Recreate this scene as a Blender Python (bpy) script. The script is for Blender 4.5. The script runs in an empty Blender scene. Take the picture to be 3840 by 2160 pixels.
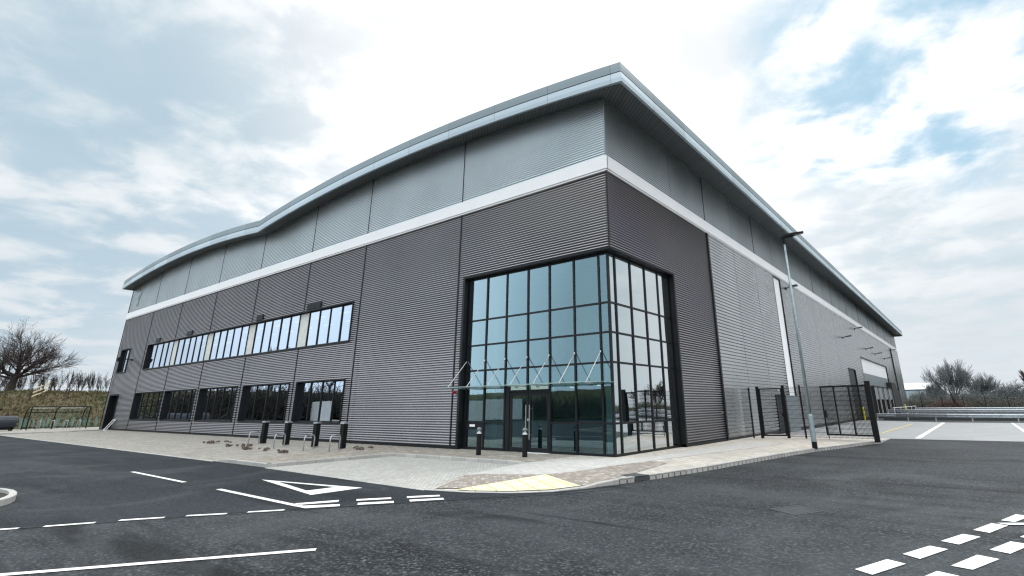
import bpy, bmesh, math, random
from mathutils import Vector, Matrix, Euler
PI = math.pi
rad = math.radians
scene = bpy.context.scene
C = scene.collection

# ------------------------------------------------------------------ camera
cam_d = bpy.data.cameras.new("camera"); cam = bpy.data.objects.new("camera", cam_d); C.objects.link(cam)
cam_d.sensor_width = 36.0; cam_d.sensor_fit = 'HORIZONTAL'
cam_d.lens = 1961.157 / 3840 * 36
cam_d.shift_x = (1920 - 2107.18) / 3840
cam_d.shift_y = -(1080 - 873.325) / 3840
cam_d.clip_start = 0.05; cam_d.clip_end = 5000
_R = (0.79958, 0.60046, -0.010923); _U = (0.196625, -0.244556, 0.94949); _W = (-0.56746, 0.76134, 0.313608)
cam.matrix_world = Matrix(((_R[0], _U[0], -_W[0], 9.3739), (_R[1], _U[1], -_W[1], -15.4159), (_R[2], _U[2], -_W[2], 1.6), (0, 0, 0, 1)))
scene.camera = cam
scene.render.resolution_x = 1024; scene.render.resolution_y = 576
# ------------------------------------------------------------------ sky, sun, exposure
SUN_EL, SUN_AZ = rad(52), rad(20)          # azimuth from +Y towards +X
w = bpy.data.worlds.new("World"); scene.world = w; w.use_nodes = True
nt = w.node_tree; nt.nodes.clear()
def wn(t, **k):
    n = nt.nodes.new(t)
    for a, v in k.items(): setattr(n, a, v)
    return n
def wmath(op, a, b=None, c=None, clamp=False):
    n = wn('ShaderNodeMath', operation=op, use_clamp=clamp)
    for i, q in enumerate((a, b, c)):
        if q is None: continue
        if isinstance(q, (int, float)): n.inputs[i].default_value = q
        else: nt.links.new(q, n.inputs[i])
    return n.outputs[0]
def wsmooth(v, a, b):
    n = wn('ShaderNodeMapRange', interpolation_type='SMOOTHSTEP', clamp=True)
    nt.links.new(v, n.inputs[0]); n.inputs[1].default_value = a; n.inputs[2].default_value = b
    return n.outputs[0]
def wmix(f, a, b):
    n = wn('ShaderNodeMix', data_type='RGBA')
    for i, q in ((0, f), (6, a), (7, b)):
        if hasattr(q, 'links'): nt.links.new(q, n.inputs[i])
        elif i == 0: n.inputs[0].default_value = q
        else: n.inputs[i].default_value = (*q, 1)
    return n.outputs[2]
tc = wn('ShaderNodeTexCoord'); sep = wn('ShaderNodeSeparateXYZ'); nt.links.new(tc.outputs['Generated'], sep.inputs[0])
zc = wmath('MAXIMUM', sep.outputs[2], 0.0)
den = wmath('ADD', zc, 0.16)
cmb = wn('ShaderNodeCombineXYZ')
nt.links.new(wmath('DIVIDE', sep.outputs[0], den), cmb.inputs[0]); nt.links.new(wmath('DIVIDE', sep.outputs[1], den), cmb.inputs[1])
def wnoise(scale, detail, rough, off=0.0, dist=0.0):
    mp = wn('ShaderNodeMapping'); nt.links.new(cmb.outputs[0], mp.inputs[0]); mp.inputs[1].default_value = (off, off * 0.7, 0)
    n = wn('ShaderNodeTexNoise'); nt.links.new(mp.outputs[0], n.inputs[0])
    n.inputs['Scale'].default_value = scale; n.inputs['Detail'].default_value = detail; n.inputs['Roughness'].default_value = rough; n.inputs['Distortion'].default_value = dist
    return n.outputs[0]
n1 = wnoise(1.5, 6, .52, 3.1, .2); n2 = wnoise(4.0, 7, .55, 7.7, .25); n3 = wnoise(0.7, 4, .5, 1.3)
def wlobe(d, a, b, amp=.10):
    """soft patch of sky around the compass direction d, its rim ragged by the cloud noise"""
    dp = wn('ShaderNodeVectorMath', operation='DOT_PRODUCT'); nt.links.new(tc.outputs['Generated'], dp.inputs[0])
    l = math.sqrt(sum(q * q for q in d)); dp.inputs[1].default_value = tuple(q / l for q in d)
    v = wmath('ADD', dp.outputs['Value'], wmath('MULTIPLY', wmath('SUBTRACT', n1, .5), amp))
    return wsmooth(v, a, b)
sky = wn('ShaderNodeTexSky', sky_type='NISHITA'); sky.sun_disc = False
sky.sun_elevation = SUN_EL; sky.sun_rotation = SUN_AZ
skyc = wmix(1.0, (1, 1, 1), sky.outputs[0])
# colours below are divided by the strength 0.1 of the background
def K(r, g, b): return (r * 10, g * 10, b * 10)
cloud = wmix(wsmooth(n1, .34, .66), K(.64, .74, .80), K(.82, .87, .91))
cloud = wmix(wmath('MULTIPLY', wsmooth(n2, .40, .72), .5), cloud, K(.93, .96, .98))
white = wlobe((-.42, .68, .60), .68, .93, .40)
wc = wmix(wsmooth(wmath('ADD', wmath('MULTIPLY', n2, .6), wmath('MULTIPLY', n1, .4)), .36, .56), K(.97, .99, 1.01), K(1.2, 1.2, 1.2))
cloud = wmix(white, cloud, wc)
hor = wsmooth(zc, .32, .05)
cloud = wmix(wmath('MULTIPLY', hor, .9), cloud, K(.74, .795, .84))
mott = wmath('ADD', wmath('MULTIPLY', n2, .65), wmath('MULTIPLY', n1, .35))
blue = wmath('MULTIPLY', wlobe((0.02, .86, .53), .955, .995, .11), wsmooth(mott, .58, .43))
bl3 = wmath('MULTIPLY', wlobe((0.05, .93, .40), .90, .99, .10), wsmooth(mott, .54, .40))
bl2 = wmath('MULTIPLY', wlobe((-.95, .07, .34), .90, .99, .14), wsmooth(mott, .60, .42))
bl4 = wmath('MULTIPLY', wlobe((-.85, .16, .50), .90, .99, .14), wsmooth(n2, .55, .40))
bluecol = wmix(.9, skyc, K(.30, .62, .86))
cloud = wmix(wmath('MULTIPLY', blue, .82), cloud, bluecol)
cloud = wmix(wmath('MULTIPLY', bl3, .35), cloud, K(.54, .70, .80))
cloud = wmix(wmath('MULTIPLY', bl2, .60), cloud, K(.38, .56, .69))
cloud = wmix(wmath('MULTIPLY', bl4, .22), cloud, K(.44, .58, .70))
up = wsmooth(zc, .62, .95)                     # an overcast sky is brightest overhead
cloud = wmix(up, cloud, K(3.6, 3.65, 3.7))
back = wlobe((.6, -.75, .55), .2, .95, .1)
cloud = wmix(wmath('MULTIPLY', back, .7), cloud, K(1.9, 1.95, 2.0))
side = wlobe((-.66, -.70, .30), .72, .97, .08)
cloud = wmix(wmath('MULTIPLY', side, .85), cloud, K(1.45, 1.66, 1.85))
below = wsmooth(sep.outputs[2], -.005, -.05)
cloud = wmix(below, cloud, K(.12, .13, .13))
bg = wn('ShaderNodeBackground'); bg.inputs[1].default_value = 0.1; nt.links.new(cloud, bg.inputs[0])
wo = wn('ShaderNodeOutputWorld'); nt.links.new(bg.outputs[0], wo.inputs[0])
sd = bpy.data.lights.new("sun", 'SUN'); sd.energy = 1.0; sd.angle = rad(18); sd.color = (1, .97, .92)
so = bpy.data.objects.new("sun", sd); C.objects.link(so)
sdir = Vector((math.sin(SUN_AZ) * math.cos(SUN_EL), math.cos(SUN_AZ) * math.cos(SUN_EL), math.sin(SUN_EL)))
so.rotation_euler = (-sdir).to_track_quat('-Z', 'Y').to_euler(); so.location = (0, 0, 60)
scene.view_settings.view_transform = 'Standard'; scene.view_settings.look = 'None'
scene.view_settings.exposure = 0.0; scene.view_settings.gamma = 1.0; scene.view_settings.use_curve_mapping = False
scene.render.engine = 'CYCLES'
scene.cycles.pixel_filter_type = 'BLACKMAN_HARRIS'; scene.cycles.filter_width = 1.3

# ------------------------------------------------------------------ material helpers
def newmat(name):
    m = bpy.data.materials.new(name); m.use_nodes = True; m.node_tree.nodes.clear(); return m
class NT:
    def __init__(s, m): s.t = m.node_tree
    def n(s, t, **k):
        q = s.t.nodes.new(t)
        for a, v in k.items(): setattr(q, a, v)
        return q
    def l(s, a, b): s.t.links.new(a, b)
    def val(s, q, inp):
        if isinstance(q, (int, float)): inp.default_value = q
        elif isinstance(q, tuple): inp.default_value = (*q, 1) if len(q) == 3 and inp.type == 'RGBA' else q
        else: s.l(q, inp)
    def math(s, op, a, b=None, clamp=False):
        q = s.n('ShaderNodeMath', operation=op, use_clamp=clamp); s.val(a, q.inputs[0])
        if b is not None: s.val(b, q.inputs[1])
        return q.outputs[0]
    def mix(s, f, a, b):
        q = s.n('ShaderNodeMix', data_type='RGBA'); s.val(f, q.inputs[0]); s.val(a, q.inputs[6]); s.val(b, q.inputs[7]); return q.outputs[2]
    def rng(s, v, a, b, c=0., d=1.):
        q = s.n('ShaderNodeMapRange'); s.l(v, q.inputs[0])
        for i, x in enumerate((a, b, c, d)): q.inputs[i + 1].default_value = x
        return q.outputs[0]
    def coord(s): return s.n('ShaderNodeTexCoord').outputs['Object']
    def noise(s, co, scale, detail=4, rough=.55, dist=0):
        q = s.n('ShaderNodeTexNoise'); s.l(co, q.inputs[0]); q.inputs['Scale'].default_value = scale
        q.inputs['Detail'].default_value = detail; q.inputs['Roughness'].default_value = rough; q.inputs['Distortion'].default_value = dist
        return q.outputs[0]
    def mapped(s, co, sc=(1, 1, 1), rot=(0, 0, 0)):
        q = s.n('ShaderNodeMapping'); s.l(co, q.inputs[0]); q.inputs[3].default_value = sc; q.inputs[2].default_value = rot; return q.outputs[0]
    def bump(s, h, strength=.3, dist=.01):
        q = s.n('ShaderNodeBump'); s.l(h, q.inputs['Height']); q.inputs['Strength'].default_value = strength; q.inputs['Distance'].default_value = dist; return q.outputs[0]
    def bsdf(s, col, rough=.6, metal=0., normal=None, spec=.5, emis=None, es=0):
        b = s.n('ShaderNodeBsdfPrincipled'); s.val(col, b.inputs['Base Color']); s.val(rough, b.inputs['Roughness']); s.val(metal, b.inputs['Metallic'])
        b.inputs['Specular IOR Level'].default_value = spec
        if normal is not None: s.l(normal, b.inputs['Normal'])
        if emis: b.inputs['Emission Color'].default_value = (*emis, 1); b.inputs['Emission Strength'].default_value = es
        o = s.n('ShaderNodeOutputMaterial'); s.l(b.outputs[0], o.inputs[0]); return b
def simple(name, col, rough=.6, metal=0., var=.12, scale=3., bump=0., spec=.5):
    m = newmat(name); t = NT(m); co = t.coord(); n = t.noise(co, scale, 5, .6)
    a = tuple(c * (1 - var) for c in col); b = tuple(min(1, c * (1 + var)) for c in col)
    nr = None
    if bump: nr = t.bump(t.noise(co, scale * 12, 3), bump, .01)
    t.bsdf(t.mix(t.rng(n, .3, .7), a, b), t.rng(n, .3, .7, rough * .9, min(1, rough * 1.1)), metal, nr, spec); return m
M = {}
M['black'] = simple('black_powder_coat', (.008, .009, .010), .6, spec=.2)
M['frame'] = simple('dark_frame_paint', (.008, .010, .012), .42, 0, .1, spec=.25)
M['white'] = simple('white_trim_paint', (.86, .87, .88), .45, 0, .03, .6)
M['galv'] = simple('galvanised_steel', (.42, .46, .49), .42, .55, .2, 5)
M['galvd'] = simple('galvanised_column', (.30, .38, .40), .45, .5, .2, 5)
M['steel'] = simple('brushed_steel', (.62, .64, .65), .25, .9, .08, 6)
M['yellow'] = simple('yellow_paint', (.85, .70, .01), .5, 0, .06)
M['red'] = simple('red_plastic', (.35, .01, .01), .4)
M['paint'] = newmat('road_paint'); _t = NT(M['paint']); _c = _t.coord()
_n = _t.noise(_c, 28, 6, .7); _g = _t.noise(_c, 3, 5, .6)
_b = _t.mix(_t.rng(_g, .35, .7), (.84, .84, .82), (.66, .67, .66)); _b = _t.mix(_t.rng(_n, .64, .70, 0, .75), _b, (.16, .17, .18)); _t.bsdf(_b, .75, 0, _t.bump(_n, .4, .004), .3)
M['ypaint'] = simple('yellow_road_paint', (.75, .60, .10), .7, 0, .1, 9)
M['plaster'] = simple('plaster', (.64, .66, .64), .8)
M['floor'] = simple('lobby_floor', (.12, .14, .14), .3)
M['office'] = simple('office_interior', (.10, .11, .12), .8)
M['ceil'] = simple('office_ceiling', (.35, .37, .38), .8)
M['pale'] = simple('pale_blind_panel', (.66, .68, .64), .6)
M['plate'] = simple('grey_panel', (.20, .24, .26), .4, .4, .08, .5)
M['blackrub'] = simple('black_rubber', (.012, .012, .014), .6)
M['curtain'] = simple('grey_dock_curtain', (.22, .24, .25), .6, 0, .2, 2)
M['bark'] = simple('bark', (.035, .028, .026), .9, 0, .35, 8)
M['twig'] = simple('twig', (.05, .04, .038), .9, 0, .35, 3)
M['twigfar'] = simple('hazed_twig', (.15, .165, .17), .9, 0, .35, 3)  # paler bluish grey puts distance haze into the twig colour
M['twigred'] = simple('reddish_twig', (.10, .06, .05), .9, 0, .3, 3)
M['wood'] = simple('pale_timber', (.62, .54, .36), .8, 0, .15, 8)
M['woodd'] = simple('weathered_timber', (.06, .045, .035), .9, 0, .3, 8)
M['guard'] = simple('green_tree_guard', (.16, .25, .22), .6, 0, .35, 1.5)
M['cabin'] = simple('white_cabin', (.62, .64, .64), .6)
M['farwall'] = simple('pale_blue_cladding', (.42, .50, .56), .6)
M['farroof'] = simple('pale_roof', (.80, .80, .80), .6)
M['tyre'] = simple('rubber', (.02, .02, .02), .8)
M['rubble'] = simple('broken_block', (.13, .10, .08), .95, 0, .7, 30, .5)
M['soil'] = simple('planting_soil', (.035, .026, .022), .95, 0, .4, 12, .8)
def clad(name, col, metal, rough, var=.08):
    m = newmat(name); t = NT(m); co = t.coord()
    n = t.noise(co, .35, 3, .5); n2_ = t.noise(co, 9, 4, .6)
    f = t.math('ADD', t.math('MULTIPLY', n, .9), t.math('MULTIPLY', n2_, .1))
    t.bsdf(t.mix(t.rng(f, .35, .65), tuple(c * (1 - var) for c in col), tuple(c * (1 + var) for c in col)), t.rng(n, .3, .7, rough * .9, rough * 1.1), metal); return m
M['clad_dark'] = clad('dark_grey_cladding', (.31, .29, .295), .85, .32)
M['clad_up'] = clad('mid_grey_cladding', (.50, .54, .55), .80, .34)
M['clad_side'] = clad('silver_cladding', (.45, .455, .46), .88, .27)
def joined(name, col, metal, rough, pitch, wdt, dark, ramp=None):
    """sheet metal with narrow joint lines every «pitch» metres along the run (x+y)"""
    m = newmat(name); t = NT(m); co = t.coord(); s = t.n('ShaderNodeSeparateXYZ'); t.l(co, s.inputs[0])
    a = t.math('ADD', s.outputs[0], s.outputs[1]); fr = t.math('FRACT', t.math('DIVIDE', a, pitch))
    ln = t.math('LESS_THAN', fr, wdt / pitch); cell = t.math('FLOOR', t.math('DIVIDE', a, pitch))
    wnz = t.n('ShaderNodeTexWhiteNoise', noise_dimensions='1D'); t.l(cell, wnz.inputs['W'])
    base = t.mix(t.rng(wnz.outputs[0], 0, 1), tuple(c * .88 for c in col), tuple(c * 1.1 for c in col))
    t.bsdf(t.mix(ln, base, tuple(c * dark for c in col)), rough, metal); return m
M['fascia_lo'] = joined('light_fascia_metal', (.46, .55, .60), .25, .5, 3.0, .02, .35)
M['fascia_up'] = joined('fascia_metal', (.22, .275, .30), .25, .5, 3.0, .02, .35)
M['soffit'] = joined('soffit_metal', (.15, .165, .175), .4, .5, .2, .03, .25)
M['kerb'] = joined('kerb_concrete', (.40, .40, .38), 0, .85, .62, .012, .35)
M['roofm'] = joined('roof_sheet', (.30, .33, .35), .3, .5, .4, .03, .5)
def asphalt(name, dark, light, big):
    m = newmat(name); t = NT(m); co = t.coord()
    v = t.n('ShaderNodeTexVoronoi'); t.l(co, v.inputs[0]); v.inputs['Scale'].default_value = 34
    vs = t.n('ShaderNodeSeparateColor'); t.l(v.outputs['Color'], vs.inputs[0])
    g = t.rng(vs.outputs[0], .0, 1.); fine = t.noise(co, 160, 3, .7); mid = t.noise(co, 22, 5, .65)
    lg = t.noise(t.mapped(co, (.35, .9, 1), (0, 0, .9)), big, 6, .6, .6)
    base = t.mix(t.math('POWER', g, 3.2), dark, light)
    base = t.mix(t.rng(mid, .38, .66), base, tuple(c * .55 for c in dark))
    base = t.mix(t.rng(lg, .38, .62, 0, .55), base, tuple((a + b) * .42 for a, b in zip(dark, light)))
    st = t.noise(t.mapped(co, (.12, 1.4, 1), (0, 0, .95)), .8, 4, .55, 1.2)      # worn tyre sweeps
    base = t.mix(t.rng(st, .52, .66, 0, .8), base, tuple(c * .9 for c in dark))
    sp = t.noise(co, 1.9, 2, .5); base = t.mix(t.rng(sp, .77, .80, 0, .5), base, (.14, .15, .15))
    dst = t.noise(t.mapped(co, (.5, .5, 1)), .45, 7, .7, 1.5); base = t.mix(t.rng(dst, .5, .72, 0, .35), base, (.11, .12, .125))
    hh = t.math('ADD', t.math('MULTIPLY', g, .6), t.math('MULTIPLY', fine, .5))
    t.bsdf(base, t.rng(mid, .3, .7, .62, .85), 0, t.bump(hh, .9, .008), .2); return m
M['asphalt'] = asphalt('road_asphalt', (.005, .0065, .008), (.135, .152, .166), .35)
M['asphalt2'] = asphalt('side_road_asphalt', (.008, .011, .014), (.068, .082, .096), .5)
def paving(name, c1, c2, c3, rot=0., bw=.2, bh=.1, mort=.35, stain=.5, msize=.004, mcol=None):
    m = newmat(name); t = NT(m); co = t.mapped(t.coord(), (1, 1, 1), (0, 0, rot))
    b = t.n('ShaderNodeTexBrick'); t.l(co, b.inputs[0]); b.inputs['Scale'].default_value = 1; b.inputs['Brick Width'].default_value = bw; b.inputs['Row Height'].default_value = bh
    b.inputs['Mortar Size'].default_value = msize; b.inputs['Color1'].default_value = (0, 0, 0, 1); b.inputs['Color2'].default_value = (1, 1, 1, 1); b.inputs['Mortar'].default_value = (.5, .5, .5, 1); b.inputs['Bias'].default_value = 0
    sc = t.n('ShaderNodeSeparateColor'); t.l(b.outputs[0], sc.inputs[0])
    base = t.mix(t.rng(sc.outputs[0], .0, .6), c1, c2); base = t.mix(t.rng(sc.outputs[0], .62, 1.), base, c3)
    n = t.noise(co, .9, 6, .62, .6); base = t.mix(t.rng(n, .45, .68, 0, stain), base, tuple(c * .62 for c in c1))
    n5 = t.noise(t.mapped(co, (.5, 3, 1)), 1.6, 5, .6, 1.); base = t.mix(t.rng(n5, .55, .75, 0, stain * .7), base, tuple(c * .5 for c in c2))
    base = t.mix(t.math('MULTIPLY', b.outputs['Fac'], mort), base, mcol or tuple(c * .3 for c in c1))
    t.bsdf(base, .85, 0, t.bump(t.math('SUBTRACT', t.noise(co, 60, 3), b.outputs['Fac']), .4, .006), .35); return m
M['pave_mix'] = paving('mixed_block_paving', (.36, .335, .29), (.27, .24, .20), (.46, .44, .40), .15)
M['pave_far'] = paving('tan_block_paving', (.37, .355, .315), (.30, .28, .245), (.45, .435, .39), 0)
M['pave_grey'] = paving('light_grey_block_paving', (.50, .495, .475), (.44, .435, .41), (.56, .555, .535), .3, .2, .1, .3, .2)
M['pave_bay'] = paving('pale_bay_paving', (.44, .44, .41), (.38, .375, .345), (.49, .49, .46), .8, .2, .1, .6, .3)
M['pave_brown'] = paving('brown_block_paving', (.33, .30, .26), (.25, .22, .19), (.45, .42, .38), .78, .2, .1, .5, .4)
M['pave_band'] = paving('weathered_tan_paving', (.54, .515, .465), (.42, .38, .33), (.62, .60, .55), .2, .2, .1, .4, .6)
M['tactile'] = paving('buff_tactile_paving', (.74, .70, .50), (.70, .66, .44), (.78, .74, .56), .52, .4, .4, .9, .35, .016, (.42, .38, .10))
M['concrete'] = paving('yard_concrete', (.31, .32, .325), (.29, .30, .305), (.33, .34, .345), 0, 6, 6, .5, .3)
def grassmat(name, a, b, c):
    m = newmat(name); t = NT(m); co = t.coord(); n = t.noise(co, .16, 7, .65, .8); q = t.noise(co, 1.4, 6, .75); r = t.noise(t.mapped(co, (1, 1, .35)), 5, 5, .7)
    base = t.mix(t.rng(n, .40, .60), a, b); base = t.mix(t.rng(q, .42, .62), base, c); base = t.mix(t.rng(r, .5, .72, 0, .7), base, tuple(x * .4 for x in a))
    t.bsdf(base, .95, 0, t.bump(q, .9, .3), .2); return m
M['bank'] = grassmat('rough_winter_grass', (.045, .065, .020), (.085, .070, .038), (.12, .10, .058))
M['grass'] = grassmat('field_grass', (.05, .07, .03), (.08, .08, .045), (.10, .10, .06))
def glass(name, tint, f0, f1, gl0=(.62, .86, .92), gl1=(.97, 1, 1)):
    m = newmat(name); t = NT(m); lw = t.n('ShaderNodeLayerWeight'); lw.inputs[0].default_value = .5
    fac = t.n('ShaderNodeMapRange', clamp=True); t.l(lw.outputs['Facing'], fac.inputs[0])
    fac.inputs[1].default_value = .20; fac.inputs[2].default_value = .55; fac.inputs[3].default_value = f0; fac.inputs[4].default_value = f1
    tr = t.n('ShaderNodeBsdfTransparent'); tr.inputs[0].default_value = (*tint, 1)
    gl = t.n('ShaderNodeBsdfGlossy'); gl.inputs['Roughness'].default_value = .008
    g = t.n('ShaderNodeMix', data_type='RGBA'); t.l(t.rng(lw.outputs['Facing'], .25, .55), g.inputs[0]); g.inputs[6].default_value = (*gl0, 1); g.inputs[7].default_value = (*gl1, 1); t.l(g.outputs[2], gl.inputs[0])
    nz = t.bump(t.noise(t.coord(), 1.1, 2, .5), .02, .05); t.l(nz, gl.inputs['Normal'])
    mx = t.n('ShaderNodeMixShader'); t.l(fac.outputs[0], mx.inputs[0]); t.l(tr.outputs[0], mx.inputs[1]); t.l(gl.outputs[0], mx.inputs[2])
    o = t.n('ShaderNodeOutputMaterial'); t.l(mx.outputs[0], o.inputs[0]); return m
M['glass'] = glass('coated_glazing', (.28, .44, .44), .20, .76, (.62, .90, 1.0))
M['glassw'] = glass('window_glazing', (.16, .20, .22), .36, .64, (.64, .78, .94), (.78, .88, 1.0))
M['clear'] = glass('clear_sheet', (.86, .90, .89), .05, .4)
def emit(name, col, s):
    m = newmat(name); t = NT(m); t.bsdf((.8, .8, .8), .5, emis=col, es=s); return m
M['lamp'] = emit('lit_diffuser', (1, .98, .95), 1.6)

# ------------------------------------------------------------------ mesh helpers
class MB:
    def __init__(s): s.v = []; s.f = []
    def quad(s, *p):
        i = len(s.v); s.v += [tuple(q) for q in p]; s.f.append(tuple(range(i, i + len(p))))
    def box(s, x0, x1, y0, y1, z0, z1):
        i = len(s.v); s.v += [(x, y, z) for z in (z0, z1) for x, y in ((x0, y0), (x1, y0), (x1, y1), (x0, y1))]
        s.f += [tuple(i + k for k in q) for q in ((0, 3, 2, 1), (4, 5, 6, 7), (0, 1, 5, 4), (1, 2, 6, 5), (2, 3, 7, 6), (3, 0, 4, 7))]
        return s
    def obox(s, c, size, rot=(0, 0, 0)):
        m = Euler(rot).to_matrix(); i = len(s.v)
        for dz in (-.5, .5):
            for dx, dy in ((-.5, -.5), (.5, -.5), (.5, .5), (-.5, .5)):
                s.v.append(tuple(Vector(c) + m @ Vector((dx * size[0], dy * size[1], dz * size[2]))))
        s.f += [tuple(i + k for k in q) for q in ((0, 3, 2, 1), (4, 5, 6, 7), (0, 1, 5, 4), (1, 2, 6, 5), (2, 3, 7, 6), (3, 0, 4, 7))]
        return s
    def beam(s, p, q, w_, h_=None):
        h_ = h_ or w_; p, q = Vector(p), Vector(q); d = (q - p).normalized()
        a = d.cross(Vector((0, 0, 1)));
        if a.length < 1e-3: a = Vector((1, 0, 0))
        a.normalize(); b = a.cross(d).normalized(); i = len(s.v)
        for e in (p, q):
            for u_, v_ in ((-1, -1), (1, -1), (1, 1), (-1, 1)): s.v.append(tuple(e + a * u_ * w_ / 2 + b * v_ * h_ / 2))
        s.f += [tuple(i + k for k in r) for r in ((0, 3, 2, 1), (4, 5, 6, 7), (0, 1, 5, 4), (1, 2, 6, 5), (2, 3, 7, 6), (3, 0, 4, 7))]
        return s
    def tube(s, pts, rs, n=8, cap=True):
        pts = [Vector(p) for p in pts]
        if isinstance(rs, (int, float)): rs = [rs] * len(pts)
        prev = None; base = len(s.v)
        for k, p in enumerate(pts):
            d = (pts[min(k + 1, len(pts) - 1)] - pts[max(k - 1, 0)])
            d = d.normalized() if d.length > 1e-9 else Vector((0, 0, 1))
            if prev is None:
                a = d.orthogonal().normalized()
            else:
                a = (prev - d * prev.dot(d)); a = a.normalized() if a.length > 1e-6 else d.orthogonal().normalized()
            prev = a; b = d.cross(a)
            for j in range(n):
                t_ = 2 * PI * j / n; s.v.append(tuple(p + (a * math.cos(t_) + b * math.sin(t_)) * rs[k]))
        for k in range(len(pts) - 1):
            for j in range(n):
                s.f.append((base + k * n + j, base + k * n + (j + 1) % n, base + (k + 1) * n + (j + 1) % n, base + (k + 1) * n + j))
        if cap:
            s.f.append(tuple(base + j for j in reversed(range(n)))); s.f.append(tuple(base + (len(pts) - 1) * n + j for j in range(n)))
        return s
    def lathe(s, c, prof, n=16):
        return s.tube([(c[0], c[1], c[2] + z) for r, z in prof], [max(r, .001) for r, z in prof], n)
    def poly(s, pts): s.quad(*pts); return s
    def build(s, name, mat, parent=None, smooth=False, tri=False):
        me = bpy.data.meshes.new(name); me.from_pydata(s.v, [], s.f); me.update()
        if tri:
            bm = bmesh.new(); bm.from_mesh(me); bmesh.ops.triangulate(bm, faces=bm.faces[:]); bm.normal_update(); bm.to_mesh(me); bm.free()
        if smooth:
            for p in me.polygons: p.use_smooth = True
        o = bpy.data.objects.new(name, me); C.objects.link(o); me.materials.append(mat)
        if parent: o.parent = parent
        return o
def tag(o, label=None, cat=None, group=None, kind=None):
    if label: o['label'] = label
    if cat: o['category'] = cat
    if group: o['group'] = group
    if kind: o['kind'] = kind
    return o
def thing(name, label, cat, loc=(0, 0, 0), rz=0., group=None):
    o = bpy.data.objects.new(name, None); C.objects.link(o); o.location = loc; o.rotation_euler = (0, 0, rz)
    o.empty_display_size = .3; return tag(o, label, cat, group)
def dup(root, loc, rz=0., label=None, sc=None):
    r = root.copy(); C.objects.link(r); r.location = loc; r.rotation_euler = (0, 0, rz)
    if label: r['label'] = label
    if sc: r.scale = sc
    for ch in [o for o in C.objects if o.parent is root]:
        c = ch.copy(); C.objects.link(c); c.parent = r
        for g in [o for o in C.objects if o.parent is ch]:
            d = g.copy(); C.objects.link(d); d.parent = c
    return r
def struct(name, mb, m, **k): return tag(mb.build(name, m, **k), kind='structure')

# ------------------------------------------------------------------ ground, roads, paving
RZ = -.10                                   # carriageway level; building floor and kerbed paving are at 0
g = MB(); g.poly([(-2500, -2500, -.16), (2500, -2500, -.16), (2500, 2500, -.16), (-2500, 2500, -.16)]); struct('ground', g, M['grass'])
g = MB(); g.poly([(-52.4, -58, RZ), (70, -58, RZ), (70, 16.9, RZ), (5.75, 16.0, RZ), (0.2, 16.0, RZ), (0.2, -.2, RZ), (-52.4, -.2, RZ)]); struct('road', g, M['asphalt'], tri=True)
g = MB(); g.poly([(-52.3, -7.0, RZ + .004), (-52.3, -55, RZ + .004), (-26, -55, RZ + .004), (-3.3, -14.2, RZ + .004), (-1.45, -11.1, RZ + .004), (.33, -8.66, RZ + .004), (1.05, -7.7, RZ + .004), (1.9, -6.3, RZ + .004), (1.2, -6.6, RZ + .004), (0, -7.0, RZ + .004)]); struct('side_road', g, M['asphalt2'], tri=True)
g = MB(); g.poly([(5.75, 16.0, RZ + .001), (70, 16.9, RZ + .001), (70, 41.4, RZ + .001), (7.2, 41.4, RZ + .001), (1.7, 45.2, RZ + .001), (0, 47, RZ + .001), (0, 16, RZ + .001)]); struct('concrete_yard', g, M['concrete'])
g = MB(); g.poly([(-52.4, 0.1, 0), (-52.4, -6.86, -.094), (-12, -6.86, -.094), (-12, 0.1, 0)]); struct('forecourt', g, M['pave_far'])
g = MB(); g.poly([(-12, .1, 0), (-12, -6.86, -.094), (-11.5, -6.86, -.02), (-10.9, -6.86, 0), (-8.3, -6.86, 0), (-8.12, -2.42, 0), (-1.62, -2.36, 0), (-1.62, .3, 0), (-8, .3, 0)]); struct('pavement', g, M['pave_mix'], tri=True)
g = MB(); g.poly([(-8.3, -6.9, RZ + .006), (-.47, -7.18, RZ + .006), (-1.37, -5.28, -.07), (-1.56, -3.45, -.03), (-1.62, -2.45, -.015), (-2.3, -2.45, RZ + .006), (-8.1, -2.52, RZ + .006)]); struct('parking_bay', g, M['pave_bay'], tri=True)
kerbline = [(5.72, 16.0, -.09), (5.72, 13.2, -.03), (5.72, 12.2, 0), (5.35, 11.0, 0), (4.95, 9.2, 0), (4.30, 6.5, 0), (3.98, 4.6, 0), (3.72, 2.7, 0), (3.42, .5, 0), (3.30, -.6, 0), (3.08, -1.78, 0), (2.88, -2.9, 0), (2.68, -3.8, 0), (2.55, -4.25, 0), (2.38, -4.7, -.035), (2.26, -5.2, -.07), (1.92, -5.92, -.09), (1.30, -6.52, -.094), (.5, -6.93, -.094), (-.47, -7.18, -.094)]
g = MB(); g.poly([(-.47, -7.17, -.094), (-1.37, -5.28, -.066), (-1.56, -3.45, -.026), (-1.62, -2.36, 0), (-1.62, .3, 0), (-.2, .3, 0), (-.2, 6, 0), (0.05, 6, 0), (0.05, 16, 0), (5.6, 16.0, -.088)] + [(x - .02, y, z - .001) for x, y, z in kerbline[1:-1]]); struct('pavement', g, M['pave_band'], tri=True)
def lift(pts, dz=.004): return [(x, y, z + dz) for x, y, z in pts]
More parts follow.
